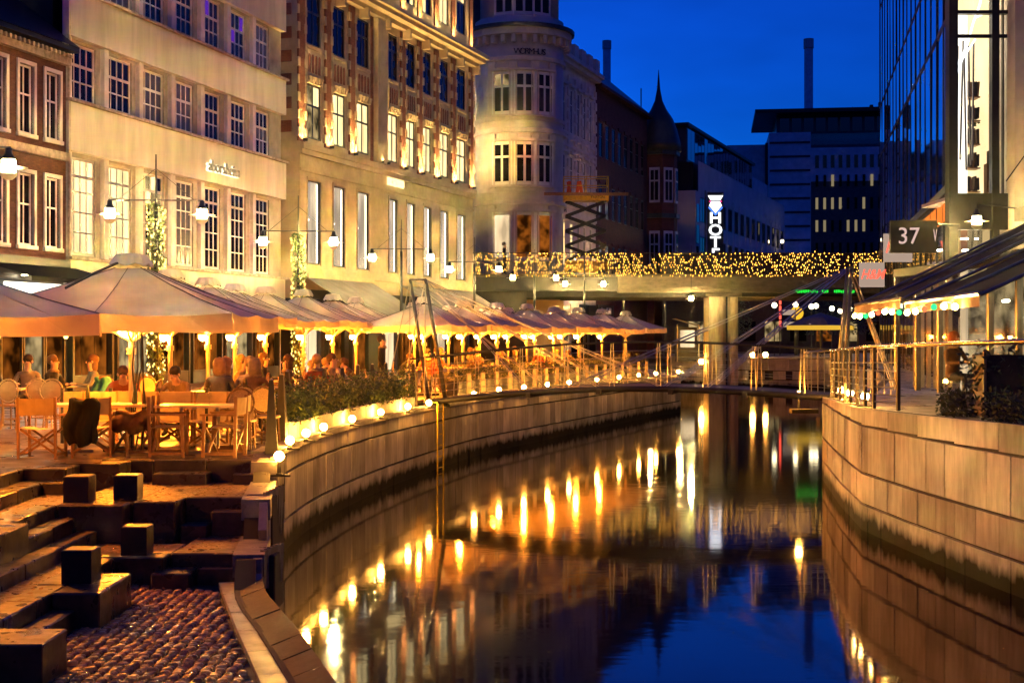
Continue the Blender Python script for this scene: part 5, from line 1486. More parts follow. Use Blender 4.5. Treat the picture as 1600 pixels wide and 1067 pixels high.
def off(y, d):
    x = left_edge(y); x2 = left_edge(y+.5); t = Vector((x2-x,.5)).normalized()
    return x-t.y*d, y+t.x*d, math.atan2(t.y,t.x)-math.pi/2
G2 = 'cream parasols on the far terrace beyond the footbridge'
n = 0
for d, ys, txt in ((2.3,[41.6+2.95*k for k in range(8)],'front'),(5.25,[47.2+2.95*k for k in range(6)],'back')):
    for k, y in enumerate(ys):
        x, yy, rz = off(min(y,62.2), d)
        parasol(x, yy, rz+.03*math.sin(k*2.7), 1.46, 2.12+.03*math.sin(k*1.9), 2.80+.03*math.cos(k*2.3), ORD[k] + ' cream parasol of the ' + txt + ' row beyond the footbridge masts', G2, k < 7, hz=1.84, val=.20)

# ------------------------------------------------------------------ planters, hedge, tarred posts
def leaf_mass(n, x0,x1,y0,y1,z0,z1, size=.05, shape=None):
    mb = MB()
    for _ in range(n):
        u = RND.random(); x = x0+(x1-x0)*u; y = RND.uniform(y0,y1)
        top = z1*(.78+.3*math.sin(u*9+y*3)*math.sin(u*23+1.7)+.1*RND.random())
        z = z0+(top-z0)*(1-RND.random()**1.7)
        d = Vector((RND.uniform(-1,1),RND.uniform(-1,1),RND.uniform(-.3,1))).normalized()*size*RND.uniform(.6,1.4); e = d.orthogonal().normalized()*size*.38
        p = Vector((x,y,z))
        mb.add([p-d*.5,p-e,p+d,p+e],[(0,1,2,3)])
    return mb
Ppl = [p for p in spline(LEFT_MAIN, 1.45) if 23.2 < p.y < 35.0]
for i, (p, q) in enumerate(zip(Ppl, Ppl[1:])):
    c = (p+q)/2; d = (q-p); L = d.length; d.normalize(); nn = Vector((-d.y,d.x,0))
    base = c+nn*.31
    pl = thing('hedge_planter', ORD[i] + ' white planter box from the steps with a shaggy green hedge', 'planter', (base.x,base.y,0), math.atan2(d.y,d.x), 'white hedge planters')
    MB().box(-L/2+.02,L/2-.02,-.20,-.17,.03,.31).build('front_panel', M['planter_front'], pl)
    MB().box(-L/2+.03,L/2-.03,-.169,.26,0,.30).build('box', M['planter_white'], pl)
    f = leaf_mass(1500, -L/2-.05,L/2+.05,-.24,.42,.26,.90,.055).build('foliage', M['leaf'], pl); f['kind'] = 'stuff'
Pfr = [p for p in spline(LEFT_MAIN, 2.4) if 38.5 < p.y < 63]
for i, (p, q) in enumerate(zip(Pfr, Pfr[1:])):
    c = (p+q)/2; d = (q-p); L = d.length; d.normalize(); nn = Vector((-d.y,d.x,0)); base = c+nn*.75
    pl = thing('hedge_planter', ORD[i] + ' dark low hedge past the masts along the far terrace', 'planter', (base.x,base.y,0), math.atan2(d.y,d.x), 'dark hedges on the far terrace')
    MB().box(-L/2+.02,L/2-.02,-.02,.36,0,.50).build('box', M['post_wood'], pl)
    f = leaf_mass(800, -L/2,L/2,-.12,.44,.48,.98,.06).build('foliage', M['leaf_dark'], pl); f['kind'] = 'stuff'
    for s in (-.6,.6):
        MB().box(s-.16,s+.16,-.13,-.10,.12,.70).build('pale_panel', M['canvas'], pl)
def tarred(x, y, h, lab, z=0.0):
    mb = MB().add([(-.10,-.10,0),(.10,-.10,0),(.10,.10,0),(-.10,.10,0),(-.035,-.035,h),(.035,-.035,h),(.035,.035,h),(-.035,.035,h)],[(3,2,1,0),(4,5,6,7),(0,1,5,4),(1,2,6,5),(2,3,7,6),(3,0,4,7)])
    t = thing('mooring_post', lab, 'post', (x,y,z), RND.uniform(-.2,.2), 'tapered black posts along the quay')
    mb.build('shaft', M['post_wood'], t)
    MB().ball((0,0,h),.03,8,5).build('cap', M['steel'], t)
PT = [(at(424,0,21.3).x,21.3,1.12),(at(440,0,23.6).x,23.6,1.14),(at(449,0,25.8).x,25.8,1.14),(at(507,0,28.8).x,28.8,1.12),(at(535,0,30.5).x,30.5,1.1),(at(559,0,32.0).x,32.0,1.12),(at(582,0,33.2).x,33.2,1.12),(at(603,0,34.4).x,34.4,1.12),(at(646,0,35.2).x,35.2,1.1)]
for i, (x,y,h) in enumerate(PT):
    tarred(x,y,h, ORD[i] + ' tapered black post counted from the steps')

# ------------------------------------------------------------------ furniture
def director_chair(x, y, rz, lab, coat=False):
    c = thing('director_chair', lab, 'chair', (x,y,0), rz, 'folding wooden chairs with canvas backs')
    for sx in (-.27,.27):
        MB().beam((sx,.24,0),(sx,.26,.90),.035,.045).build('back_post', M['wood'], c)
        MB().beam((sx,-.24,0),(sx,-.22,.62),.035,.045).build('front_post', M['wood'], c)
        MB().beam((sx,-.28,.63),(sx,.28,.63),.05,.03).build('armrest', M['wood'], c)
        MB().beam((sx,-.26,.06),(sx,.26,.06),.03,.04).build('foot_rail', M['wood'], c)
    for yy in (-.2,.2):
        MB().beam((-.27,yy,.06),(.27,yy,.44),.03,.03).build('cross_leg', M['wood'], c)
        MB().beam((.27,yy+.03,.06),(-.27,yy+.03,.44),.03,.03).build('cross_leg', M['wood'], c)
    vs = []; 
    for j in range(5):
        u = j/4; xx = -.27+.54*u; sag = .03*math.sin(math.pi*u)
        vs += [(xx,-.22,.45-sag),(xx,.22,.45-sag)]
    MB().add(vs, [(j*2,j*2+2,j*2+3,j*2+1) for j in range(4)]).build('canvas_seat', M['canvas'], c)
    vs = []
    for j in range(5):
        u = j/4; xx = -.28+.56*u; sag = .05*math.sin(math.pi*u)
        vs += [(xx,.25+sag,.63),(xx,.27+sag,.88)]
    MB().add(vs, [(j*2,j*2+2,j*2+3,j*2+1) for j in range(4)]).build('canvas_back', M['canvas'], c)
    return c
def bistro_chair(x, y, rz, lab, grp, m='rattan', fm='rattan_dark'):
    c = thing('bistro_chair', lab, 'chair', (x,y,0), rz, grp)
    MB().lathe([(.001,.44),(.21,.44),(.22,.46),(.21,.48),(.001,.48)],14).build('seat', M[m], c)
    for sx in (-.16,.16):
        MB().bar((sx,-.16,0),(sx*.9,-.13,.45),.016).build('leg', M[fm], c)
        MB().bar((sx,.20,0),(sx*.9,.15,.45),.016).build('leg', M[fm], c)
    ring = [(.215*math.cos(t),.19+.03*math.cos(t)**2,.74+.225*math.sin(t)) for t in [2*math.pi*k/18 for k in range(18)]]
    MB().tube(ring,.017,6,True).build('back_hoop', M[fm], c)
    ov = [(.185*math.cos(t),.19+.03*math.cos(t)**2,.74+.195*math.sin(t)) for t in [2*math.pi*k/18 for k in range(18)]]
    MB().add([(0,.215,.74)]+ov,[(0,1+k,1+(k+1)%18) for k in range(18)]).build('oval_back', M[m], c)
    for sx in (-.13,.13): MB().bar((sx,.17,.45),(sx*1.1,.19,.58),.014).build('back_stay', M[fm], c)
    MB().tube([(.17*math.cos(t),.17*math.sin(t),.20) for t in [2*math.pi*k/12 for k in range(12)]],.010,5,True).build('stretcher_ring', M[fm], c)
    return c
def table(x, y, rz, w, d, lab):
    t = thing('cafe_table', lab, 'table', (x,y,0), rz, 'pale cafe tables')
    MB().box(-w/2,w/2,-d/2,d/2,.71,.745).build('table_top', M['tabletop'], t)
    for sx in ((-w/2+.35,w/2-.35) if w > 1 else (0,)):
        MB().bar((sx,0,.03),(sx,0,.71),.03,.03,8).build('pedestal', M['steel'], t)
        MB().beam((sx-.28,0,.02),(sx+.28,0,.02),.05,.04).beam((sx,-.28,.02),(sx,.28,.02),.05,.035).build('foot', M['steel'], t)
    return t
table(-6.35,21.75,0,1.5,.75,'long pale table with bottle and glasses nearest the left steps')
table(-4.78,21.55,.04,1.25,.72,'pale table between two folding chairs by the tapered posts')
table(-5.9,24.6,.1,1.4,.75,'pale table right behind the big parasol pole')
table(-4.6,24.9,.05,1.2,.72,'pale table in front of the hooded guests')
table(-10.2,28.2,.2,.8,.8,'small table among the oval-backed chairs')
table(-9.0,29.9,.2,.8,.8,'small table before the lit shop front')
director_chair(-6.92,20.75,math.pi,'folding chair with its tan canvas back to us, far left')
director_chair(-6.25,20.95,math.pi+.25,'folding chair with a black coat over it')
director_chair(-5.72,21.35,-.9,'folding chair draped with a brown blanket, by the parasol pole')
director_chair(-5.12,21.0,math.pi/2+.12,'folding chair seen from the side, left of the table at the step edge')
director_chair(-4.28,20.95,-math.pi/2-.1,'folding chair seen from the side, right of the table at the step edge')
director_chair(-4.35,21.75,-math.pi/2+.1,'folding chair tucked behind the one at the step edge')
director_chair(-5.4,22.4,.1,'folding chair facing us behind the parasol pole')
director_chair(-4.85,22.35,-.1,'folding chair facing us behind the pale table')
director_chair(-6.7,22.7,.05,'folding chair facing us behind the long table')
for i,(x,y,r) in enumerate(((-10.55,27.4,math.pi),(-10.05,27.1,math.pi+.2),(-9.55,27.0,math.pi-.2),(-9.2,27.5,math.pi),(-8.85,27.2,math.pi+.1),(-10.3,26.2,math.pi))):
    bistro_chair(x,y,r, ['oval-backed pale chair half hidden at the far left','oval-backed pale chair second from the left edge','oval-backed pale chair in the middle of the left group','oval-backed pale chair behind the others','oval-backed pale chair rightmost of the left group','oval-backed pale chair nearest us in the left group'][i], 'pale oval-backed chairs at the left', 'canvas', 'rattan')
for i,(x,y,r) in enumerate(((-4.25,22.25,math.pi),(-4.05,23.3,math.pi-.2),(-4.55,23.9,math.pi+.2),(-8.2,28.4,.4),(-7.6,28.9,-.3))):
    bistro_chair(x,y,r, ['striped rattan oval-backed chair by the tapered posts','second rattan oval-backed chair behind the striped one','rattan chair under the hooded guests','rattan chair with a turquoise bag','empty dim rattan chair beside the garland'][i], 'rattan oval-backed chairs')
for i,(x,y) in enumerate(((-5.2,29.6),(-4.7,31.5),(-5.4,33.4),(-4.4,35.0),(-5.9,26.6),(-3.0,44.5),(-1.9,47.5),(-.6,50.5),(.6,53.2),(2.0,56.0))):
    table(x,y,.2*(i%3),.8,.8,'small pale table under the %s parasol seen past the hedge' % ORD[i])
    bistro_chair(x-.55,y,math.pi/2, 'rattan chair left of the small table under the %s parasol seen past the hedge' % ORD[i], 'rattan chairs along the terrace')
    bistro_chair(x+.55,y,-math.pi/2, 'rattan chair right of the small table under the %s parasol seen past the hedge' % ORD[i], 'rattan chairs along the terrace')
# low pale screen behind the front tables, with dark bracket posts
scn = thing('terrace_screen', 'low pale woven screen behind the front tables', 'screen', (-6.5,23.6,0), .03)
for k in range(4):
    MB().box(-1.0+k*.8,-.24+k*.8,-.02,.02,.35,.86).build('screen_panel', M['canvas'], scn)
    MB().box(-1.05+k*.8,-1.0+k*.8,-.03,.03,0,.92).build('screen_post', M['post_wood'], scn)
# bottles, glasses, coat, blanket, bag
def bottle(x, y, z, lab, m='leaf_dark'):
    tag(MB().lathe([(.001,0),(.036,0),(.036,.17),(.014,.23),(.014,.29),(.001,.29)],10).build('bottle', M[m], None, (x,y,z), 0, True), lab, 'bottle', 'bottles on the tables')
bottle(-5.78,21.6,.745,'dark bottle at the right end of the long table'); bottle(-6.6,21.9,.745,'dark bottle in the middle of the long table'); bottle(-4.7,24.9,.745,'dark bottle on the guests\' table')
for i,(x,y) in enumerate(((-6.75,21.6),(-6.3,21.65),(-4.85,21.6),(-4.6,21.4),(-5.9,24.5))):
    tag(MB().lathe([(.03,0),(.032,.006),(.006,.01),(.006,.08),(.032,.12),(.036,.17),(.030,.19)],10).build('wine_glass', M['glass'], None, (x,y,.745), 0, True), ['wine glass at the left end of the long table','wine glass in the middle of the long table','wine glass on the left of the table between folding chairs','wine glass on the right of the table between folding chairs','wine glass on the table behind the parasol pole'][i], 'glass', 'glasses on the tables')
def drape(name, x, y, z, w, h, m, lab, rz=0, cat='coat'):
    mb = MB(); nx, nz = 10, 9; vs = []; fs = []
    for j in range(nz+1):
        v = j/nz
        for i in range(nx+1):
            u = i/nx
            ww = w*(.55+.5*math.sin(.5+v*2.1)+.05*math.sin(v*17))
            vs.append(((u-.5)*ww+.02*math.sin(v*7), .05*math.sin(u*14+v*3)+.03*math.sin(v*8)-.10*math.sin(math.pi*u), -h*v+.03*math.sin(u*9)))
    for j in range(nz):
        for i in range(nx): fs.append((j*(nx+1)+i,j*(nx+1)+i+1,(j+1)*(nx+1)+i+1,(j+1)*(nx+1)+i))
    o = mb.add(vs, fs).build(name, M[m], None, (x,y,z), rz, True)
    sm = o.modifiers.new('thick','SOLIDIFY'); sm.thickness = .07; sm.offset = 0
    return tag(o, lab, cat)
drape('hanging_coat', -6.30,20.62,.86,.46,.66,'coat_black','black coat hanging over the back of a folding chair')
drape('blanket', -5.68,21.05,.66,.55,.30,'coat_brown','brown blanket draped on the folding chair by the pole',.2,'blanket')
drape('bag', -8.2,28.2,.95,.32,.5,'teal','turquoise bag on a chair at the left','',) if False else drape('shoulder_bag', -8.2,28.1,.95,.32,.5,'teal','turquoise bag hanging on a chair in the left background',0,'bag')
cb = MB()
for k in range(5):
    x = -5.85+.05*k
    cb.tube([(x,21.9-.1*k,1.95),(x+.04*math.sin(k),21.7,1.3),(x+.08*math.cos(k*2),21.6,.7),(x+.15*math.sin(k*3),21.4,.03)],.012,5)
tag(cb.build('cables', M['black'], None), 'tangle of black cables hanging down the big parasol pole', 'cable')

# ------------------------------------------------------------------ people
def skin_body(joints, edges):
    me = bpy.data.meshes.new('body_skeleton')
    names = list(joints)
    me.from_pydata([joints[k][0] for k in names], [(names.index(a),names.index(b)) for a,b in edges], [])
    o = bpy.data.objects.new('body_skeleton', me); COL.objects.link(o)
    sk = o.modifiers.new('skin','SKIN'); sb = o.modifiers.new('sub','SUBSURF'); sb.levels = 1; sb.render_levels = 1
    for i, k in enumerate(names):
        r = joints[k][1]
        me.skin_vertices[0].data[i].radius = (r if isinstance(r, tuple) else (r,r))
        me.skin_vertices[0].data[i].use_root = (k == 'pelvis')
    dg = bpy.context.evaluated_depsgraph_get()
    out = bpy.data.meshes.new_from_object(o.evaluated_get(dg))
    bpy.data.objects.remove(o)
    return out
def make_pose(kind):
    if kind == 'sit':
        J = {'pelvis':((0,0,.52),(.16,.12)),'waist':((0,.0,.70),(.15,.11)),'chest':((0,-.03,.92),(.18,.12)),'neck':((0,-.04,1.08),.06),'jaw':((0,-.08,1.16),(.065,.08)),'head':((0,-.06,1.26),(.085,.10)),
             'hipL':((-.10,-.04,.50),.09),'kneeL':((-.13,-.46,.50),.065),'ankL':((-.13,-.44,.09),.042),'toeL':((-.13,-.60,.04),.035),
             'hipR':((.10,-.04,.50),.09),'kneeR':((.13,-.46,.50),.065),'ankR':((.13,-.42,.09),.042),'toeR':((.13,-.58,.04),.035),
             'shL':((-.20,-.02,1.00),.065),'elL':((-.27,-.14,.76),.045),'wrL':((-.14,-.40,.79),.032),'haL':((-.10,-.47,.80),.03),
             'shR':((.20,-.02,1.00),.065),'elR':((.27,-.14,.76),.045),'wrR':((.14,-.38,.79),.032),'haR':((.10,-.45,.80),.03)}
    elif kind == 'lean':
        J = {'pelvis':((0,.05,.52),(.16,.12)),'waist':((0,-.02,.68),(.15,.12)),'chest':((0,-.16,.86),(.18,.13)),'neck':((0,-.25,.98),.06),'jaw':((0,-.31,1.02),(.065,.08)),'head':((0,-.33,1.11),(.085,.10)),
             'hipL':((-.10,0,.50),.09),'kneeL':((-.15,-.42,.50),.065),'ankL':((-.14,-.36,.09),.042),'toeL':((-.14,-.52,.04),.035),
             'hipR':((.10,0,.50),.09),'kneeR':((.15,-.42,.50),.065),'ankR':((.14,-.40,.09),.042),'toeR':((.14,-.56,.04),.035),
             'shL':((-.20,-.17,.93),.065),'elL':((-.28,-.36,.76),.045),'wrL':((-.10,-.52,.78),.032),'haL':((-.05,-.57,.80),.03),
             'shR':((.20,-.17,.93),.065),'elR':((.28,-.36,.76),.045),'wrR':((.12,-.54,.78),.032),'haR':((.07,-.60,.80),.03)}
    else:
        J = {'pelvis':((0,0,.95),(.16,.11)),'waist':((0,.0,1.12),(.145,.105)),'chest':((0,0,1.34),(.18,.12)),'neck':((0,-.01,1.50),.06),'jaw':((0,-.04,1.57),(.065,.08)),'head':((0,-.02,1.67),(.085,.10)),
             'hipL':((-.10,0,.90),.095),'kneeL':((-.11,-.08,.50),.065),'ankL':((-.11,-.02,.09),.045),'toeL':((-.11,-.18,.04),.036),
             'hipR':((.10,0,.90),.095),'kneeR':((.11,.02,.50),.065),'ankR':((.11,.14,.09),.045),'toeR':((.11,-.01,.04),.036),
             'shL':((-.20,0,1.42),.065),'elL':((-.25,.05,1.14),.047),'wrL':((-.24,-.10,.92),.034),'haL':((-.23,-.14,.84),.03),
             'shR':((.20,0,1.42),.065),'elR':((.25,.06,1.14),.047),'wrR':((.22,-.10,.92),.034),'haR':((.21,-.14,.84),.03)}
    E = [('pelvis','waist'),('waist','chest'),('chest','neck'),('neck','jaw'),('jaw','head'),('pelvis','hipL'),('hipL','kneeL'),('kneeL','ankL'),('ankL','toeL'),('pelvis','hipR'),('hipR','kneeR'),('kneeR','ankR'),('ankR','toeR'),
         ('chest','shL'),('shL','elL'),('elL','wrL'),('wrL','haL'),('chest','shR'),('shR','elR'),('elR','wrR'),('wrR','haR')]
    return J, E, skin_body(J, E)
POSE = {k: make_pose(k) for k in ('sit','lean','stand')}
def person(kind, x, y, z, rz, top, hair, lab, scale=1.0, hood=False, trousers='trouser', longhair=False):
    J, E, base = POSE[kind]
    p = thing('person', lab, 'person', (x,y,z), rz)
    p.scale = (scale,)*3
    me = base.copy(); me.materials.clear()
    for m in (M[top], M[trousers], M['skin']): me.materials.append(m)
    nz = J['neck'][0][2]; pz = J['pelvis'][0][2]
    hands = [Vector(J['haL'][0]), Vector(J['haR'][0])]; hd = Vector(J['head'][0]); jw = Vector(J['jaw'][0])
    for f in me.polygons:
        c = f.center
        leg = c.z < pz-.02 or (kind != 'stand' and c.y < J['hipL'][0][1]-.10 and c.z < .60)
        mi = 1 if leg else 0
        if (c-hd).length < .15 or (c-jw).length < .10: mi = 2
        if min((c-h).length for h in hands) < .07: mi = 2
        f.material_index = mi; f.use_smooth = True
    body = put('body', me, p)
    # face: nose, eyes, mouth, ears as one small child; fingers on each hand
    fd = Vector((0,-1,0)); 
    MB().ball((hd.x,hd.y-.105,hd.z-.02),.016,6,4,1.5).build('nose', M['skin'], p)
    for s in (-1,1):
        MB().ball((hd.x+s*.033,hd.y-.092,hd.z+.01),.011,6,4).build('eye', M['hair_dark'], p)
        MB().ball((hd.x+s*.088,hd.y,hd.z-.01),.022,6,4,1.4).build('ear', M['skin'], p)
    MB().beam((hd.x-.022,hd.y-.096,hd.z-.06),(hd.x+.022,hd.y-.096,hd.z-.06),.008,.008).build('mouth', M['coat_brown'], p)
    for hi, h in enumerate(hands):
        w = Vector(J['wrL' if hi == 0 else 'wrR'][0]); d = (h-w).normalized(); sd = d.cross(Vector((0,0,1))); sd = sd.normalized() if sd.length > .1 else Vector((1,0,0))
        fg_ = MB()
        for k in range(4):
            r0 = h+sd*(k-1.5)*.016+d*.015; ln = (.055,.065,.06,.045)[k]
            fg_.tube([r0, r0+d*ln*.5+Vector((0,0,-.004)), r0+d*ln+Vector((0,0,-.018))],[.009,.008,.006],5)
        r0 = h+sd*(-.028 if hi else .028)-d*.01
        fg_.tube([r0, r0+d*.03+sd*(-.015 if hi else .015), r0+d*.05+sd*(-.012 if hi else .012)],[.010,.009,.007],5)
        fg_.build('fingers', M['skin'], p, smooth=True)
    nk = Vector(J['neck'][0])
    if len(lab) % 2 or hood:
        MB().tube([(nk.x+.085*math.cos(t),nk.y+.085*math.sin(t)-.01,nk.z-.015+.018*math.sin(2*t)) for t in [2*math.pi*k/10 for k in range(10)]],.036,6,True).build('scarf', M['coat_tan' if top != 'coat_tan' else 'coat_grey'], p, smooth=True)
    hm_ = MB()
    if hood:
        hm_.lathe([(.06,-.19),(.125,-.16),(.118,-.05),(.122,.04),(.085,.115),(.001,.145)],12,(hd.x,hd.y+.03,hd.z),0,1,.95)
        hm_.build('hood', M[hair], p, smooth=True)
    else:
        hm_.lathe([(.085,-.04),(.104,.0),(.102,.06),(.075,.112),(.001,.135)],14,(0,0,0),0,1,1.1)
        hm_.xform(Matrix.Translation((hd.x,hd.y+.03,hd.z+.02)) @ Matrix.Rotation(-.5,4,'X'))
        if longhair: hm_.lathe([(.06,-.24),(.10,-.15),(.105,-.03),(.09,.03)],12,(hd.x,hd.y+.055,hd.z),0,1,.75)
        hm_.build('hair', M[hair], p, smooth=True)
    return p
for i,(k,x,y,r,t,h,lab,kw) in enumerate([
  ('sit',-10.9,29.3,.3,'coat_black','hair_dark','person in black seated at the far left edge',{}),
  ('sit',-10.2,29.7,.1,'coat_tan','hair_dark','person in a pale scarf seated facing us in the left background',{}),
  ('sit',-9.55,29.2,1.3,'coat_black','hair_brown','person in black turned sideways at the left table',{}),
  ('sit',-8.75,29.5,-1.1,'coat_grey','hair_brown','person with long brown hair in profile at the left table',dict(longhair=True)),
  ('lean',-7.05,25.6,.2,'coat_orange','hair_brown','person bending forward in front of the garland',{}),
  ('lean',-5.95,25.4,-.2,'coat_tan','hair_dark','person in a pale jacket bending over the table',{}),
  ('sit',-5.45,26.2,math.pi,'coat_grey','hair_blond','person in a pale knitted hood seen from behind',dict(hood=True)),
  ('sit',-4.95,26.6,math.pi+.3,'coat_white','hair_blond','person with blond hair between two hooded guests',{}),
  ('sit',-4.75,25.9,math.pi-.4,'coat_brown','coat_tan','person in a tan hood leaning to the right',dict(hood=True,longhair=True)),
  ('sit',-4.15,29.9,math.pi,'coat_orange','hair_blond','person seated just beyond the hedge, leftmost',{}),
  ('sit',-4.1,31.8,math.pi/2,'coat_tan','hair_brown','person seated beyond the middle of the hedge',{}),
  ('lean',-3.9,33.4,-math.pi/2,'coat_white','hair_blond','person leaning over a table beyond the hedge',{}),
  ('stand',-3.55,38.4,math.pi/2,'coat_black','hair_dark','dark standing figure left of the footbridge masts',{}),
  ('sit',-2.6,43.2,0,'coat_orange','hair_dark','person in red seated right behind the masts',{}),
  ('sit',-2.5,46.5,.5,'coat_orange','hair_brown','person seated under the second far parasol',{}),
  ('sit',-1.2,49.6,-.5,'coat_brown','hair_blond','person seated under the third far parasol',{}),
  ('sit',1.1,54.5,-.5,'coat_orange','hair_dark','person seated far along the terrace',{}),
  ]):
    person(k,x,y,.0,r,t,h,lab,**kw)
crowd = ['coat_black','coat_brown','coat_grey','coat_navy','coat_orange','coat_tan']; hairs = ['hair_dark','hair_brown','hair_blond']
for i,(x,y) in enumerate(((-5.2,29.6),(-4.7,31.5),(-5.4,33.4),(-4.4,35.0),(-5.9,26.6),(-3.0,44.5),(-1.9,47.5),(-.6,50.5),(.6,53.2),(2.0,56.0))):
    for sd in (-1,1):
        if (i*2+(sd > 0)) % 3 == 2: continue
        person('sit' if (i+sd) % 2 else 'lean', x+sd*.52, y, 0, math.pi/2*(-sd)+RND.uniform(-.2,.2), crowd[(i*2+sd) % 6], hairs[(i+sd) % 3], 'guest on the %s of the small table under the %s parasol seen past the hedge' % ('left' if sd < 0 else 'right', ORD[i]), longhair=(i % 2 == 0))
person('stand',at(788,0,87.2).x,87.2,5.55,math.pi/2,'coat_black','hair_dark','pedestrian in a dark coat crossing the bridge',1.13)
person('sit',8.45,27.0,.52,math.pi*.15,'coat_brown','coat_orange','person in an orange hood seated behind the right railing',.98,hood=True)  # orange lamp light on the head is put into the hood colour

# ------------------------------------------------------------------ right terrace: railing, plants, awnings, glass front
rr = thing('quay_railing', 'stainless steel railing with horizontal bars along the right quay', 'railing', (0,0,0))
RP = [p+Vector((.22,0,0)) for p in spline(RIGHT2[::-1], 1.3)] + [p+Vector((.24,0,0)) for p in spline(RIGHT[::-1], 1.3)][1:]
RP = [p for p in RP if p.y > 14]
def rtop(p, h): return Vector((p.x,p.y,rz_top(p.y)+h))
MB().tube([rtop(p,1.08) for p in RP],.035,8).build('handrail', mat('wet_handrail',(.5,.36,.2),.22,.2,6,metal=.9), rr, smooth=True)
gap = lambda y: 19.6 < y < 22.3
for h in (.12,.25,.38,.51,.66,.80):
    seg = []
    for p in RP:
        if gap(p.y):
            if len(seg) > 1: MB().tube(seg,.013,5).build('rail_bar', M['steel'], rr)
            seg = []
        else: seg.append(rtop(p,h))
    if len(seg) > 1: MB().tube(seg,.013,5).build('rail_bar', M['steel'], rr)
for p in RP:
    if gap(p.y): continue
    MB().beam(rtop(p,0),rtop(p,1.06),.05,.09).build('railing_post', M['post_wood'], rr)
# balustrade with upright bars at the footbridge landing
lb = thing('landing_balustrade', 'short balustrade of upright bars at the footbridge landing', 'railing', (7.4,34.9,.36))
MB().tube([(-.1,.2,1.02),(.8,.0,1.10),(2.0,-.6,1.14)],.03,6).build('handrail', M['steel'], lb)
for k in range(15):
    t = k/14; p = Vector((-.1,.2,0)).lerp(Vector((2.0,-.6,0)),t)
    MB().bar((p.x,p.y,0),(p.x,p.y,1.02+.1*t),.012,.012,5).build('baluster', M['steel'], lb)
# dark planter box with climbing plant, bushes on the wall
pb = thing('tall_planter', 'tall dark planter box with bushy plant on the right quay', 'planter', (7.15,20.9,rz_top(20.9)))
MB().box(-.22,.35,-.30,.30,0,.92).build('box', M['post_wood'], pb)
MB().bar((-.24,-.32,0),(-.24,-.32,1.0),.025).bar((.36,-.32,0),(.36,-.32,1.0),.025).build('frame', M['mast'], pb)
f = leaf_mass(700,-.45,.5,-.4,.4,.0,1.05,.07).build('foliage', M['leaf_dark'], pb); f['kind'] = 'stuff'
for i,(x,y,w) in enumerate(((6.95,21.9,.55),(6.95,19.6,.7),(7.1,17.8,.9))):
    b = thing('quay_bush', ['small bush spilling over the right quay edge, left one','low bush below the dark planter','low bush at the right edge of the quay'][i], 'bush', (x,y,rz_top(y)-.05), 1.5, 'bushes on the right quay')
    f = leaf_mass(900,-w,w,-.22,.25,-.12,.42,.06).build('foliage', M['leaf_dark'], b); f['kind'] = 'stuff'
    MB().tube([(-w*.6,0,0),(0,.05,.15),(w*.6,0,.2)],.015,5).build('stem', M['post_wood'], b)
# awnings
def awning(y0, y1, xf0, xf1, zf, depth, rise, lab):
    a = thing('cafe_awning', lab, 'awning', (0,0,0), 0, 'dark cafe awnings on the right')
    n = 8; vs = []; fs = []
    for k in range(n+1):
        t = k/n; y = y0+(y1-y0)*t; x = xf0+(xf1-xf0)*t
        for j in range(4):
            u = j/3
            vs.append((x+depth*u, y, zf+rise*u-.10*math.sin(math.pi*u)))
    for k in range(n):
        for j in range(3): fs.append((k*4+j,(k+1)*4+j,(k+1)*4+j+1,k*4+j+1))
    MB().add(vs, fs).build('cloth', M['awning_dark'], a)
    vs = []; fs = []
    for k in range(17):
        t = k/16; y = y0+(y1-y0)*t; x = xf0+(xf1-xf0)*t
        vs += [(x-.01,y,zf-.005),(x-.02-.012*math.sin(k*2.2),y,zf-.20)]
    for k in range(16): fs.append((k*2,k*2+2,k*2+3,k*2+1))
    MB().add(vs, fs).build('valance', M['canvas'], a)
    MB().tube([(xf0,y0,zf),(xf1,y1,zf)],.04,6).build('front_bar', M['steel'], a)
    for t in (0,.5,1):
        y = y0+(y1-y0)*t; x = xf0+(xf1-xf0)*t
        MB().bar((x,y,zf-.02),(x+depth,y,zf+rise-.05),.03).build('arm', M['mast'], a)
    MB().box(xf1+depth-.15,xf1+depth+.2,y1,y0,zf+rise-.15,zf+rise+.15).build('cassette', M['mast'], a)
    return a
awning(33.0,27.6,8.05,7.62,2.52,4.3,2.1,'far dark cafe awning with coloured bulbs under its edge')
awning(27.4,21.5,7.66,7.15,2.44,4.3,2.0,'near dark cafe awning reaching out of frame on the right')
# party bulbs
cols = ['bulb_y','bulb_y','bulb_g','bulb_y','bulb_r','bulb_y','bulb_y','bulb_g','bulb_y','bulb_y','bulb_r','bulb_g','bulb_y','bulb_y']
sl = thing('bulb_string', 'string of yellow, green and red bulbs under the far awning', 'string lights', (0,0,0))
pts = []
for k, c in enumerate(cols):
    t = k/13; y = 33.0-10.4*t; x = 8.03-.92*t; z = 2.26-.03*math.sin(t*math.pi*4)
    pts.append((x,y,z+.07)); MB().ball((x,y,z),.055,8,6).build('bulb', M[c], sl, smooth=True)
MB().tube(pts,.010,4).build('wire', M['black'], sl)
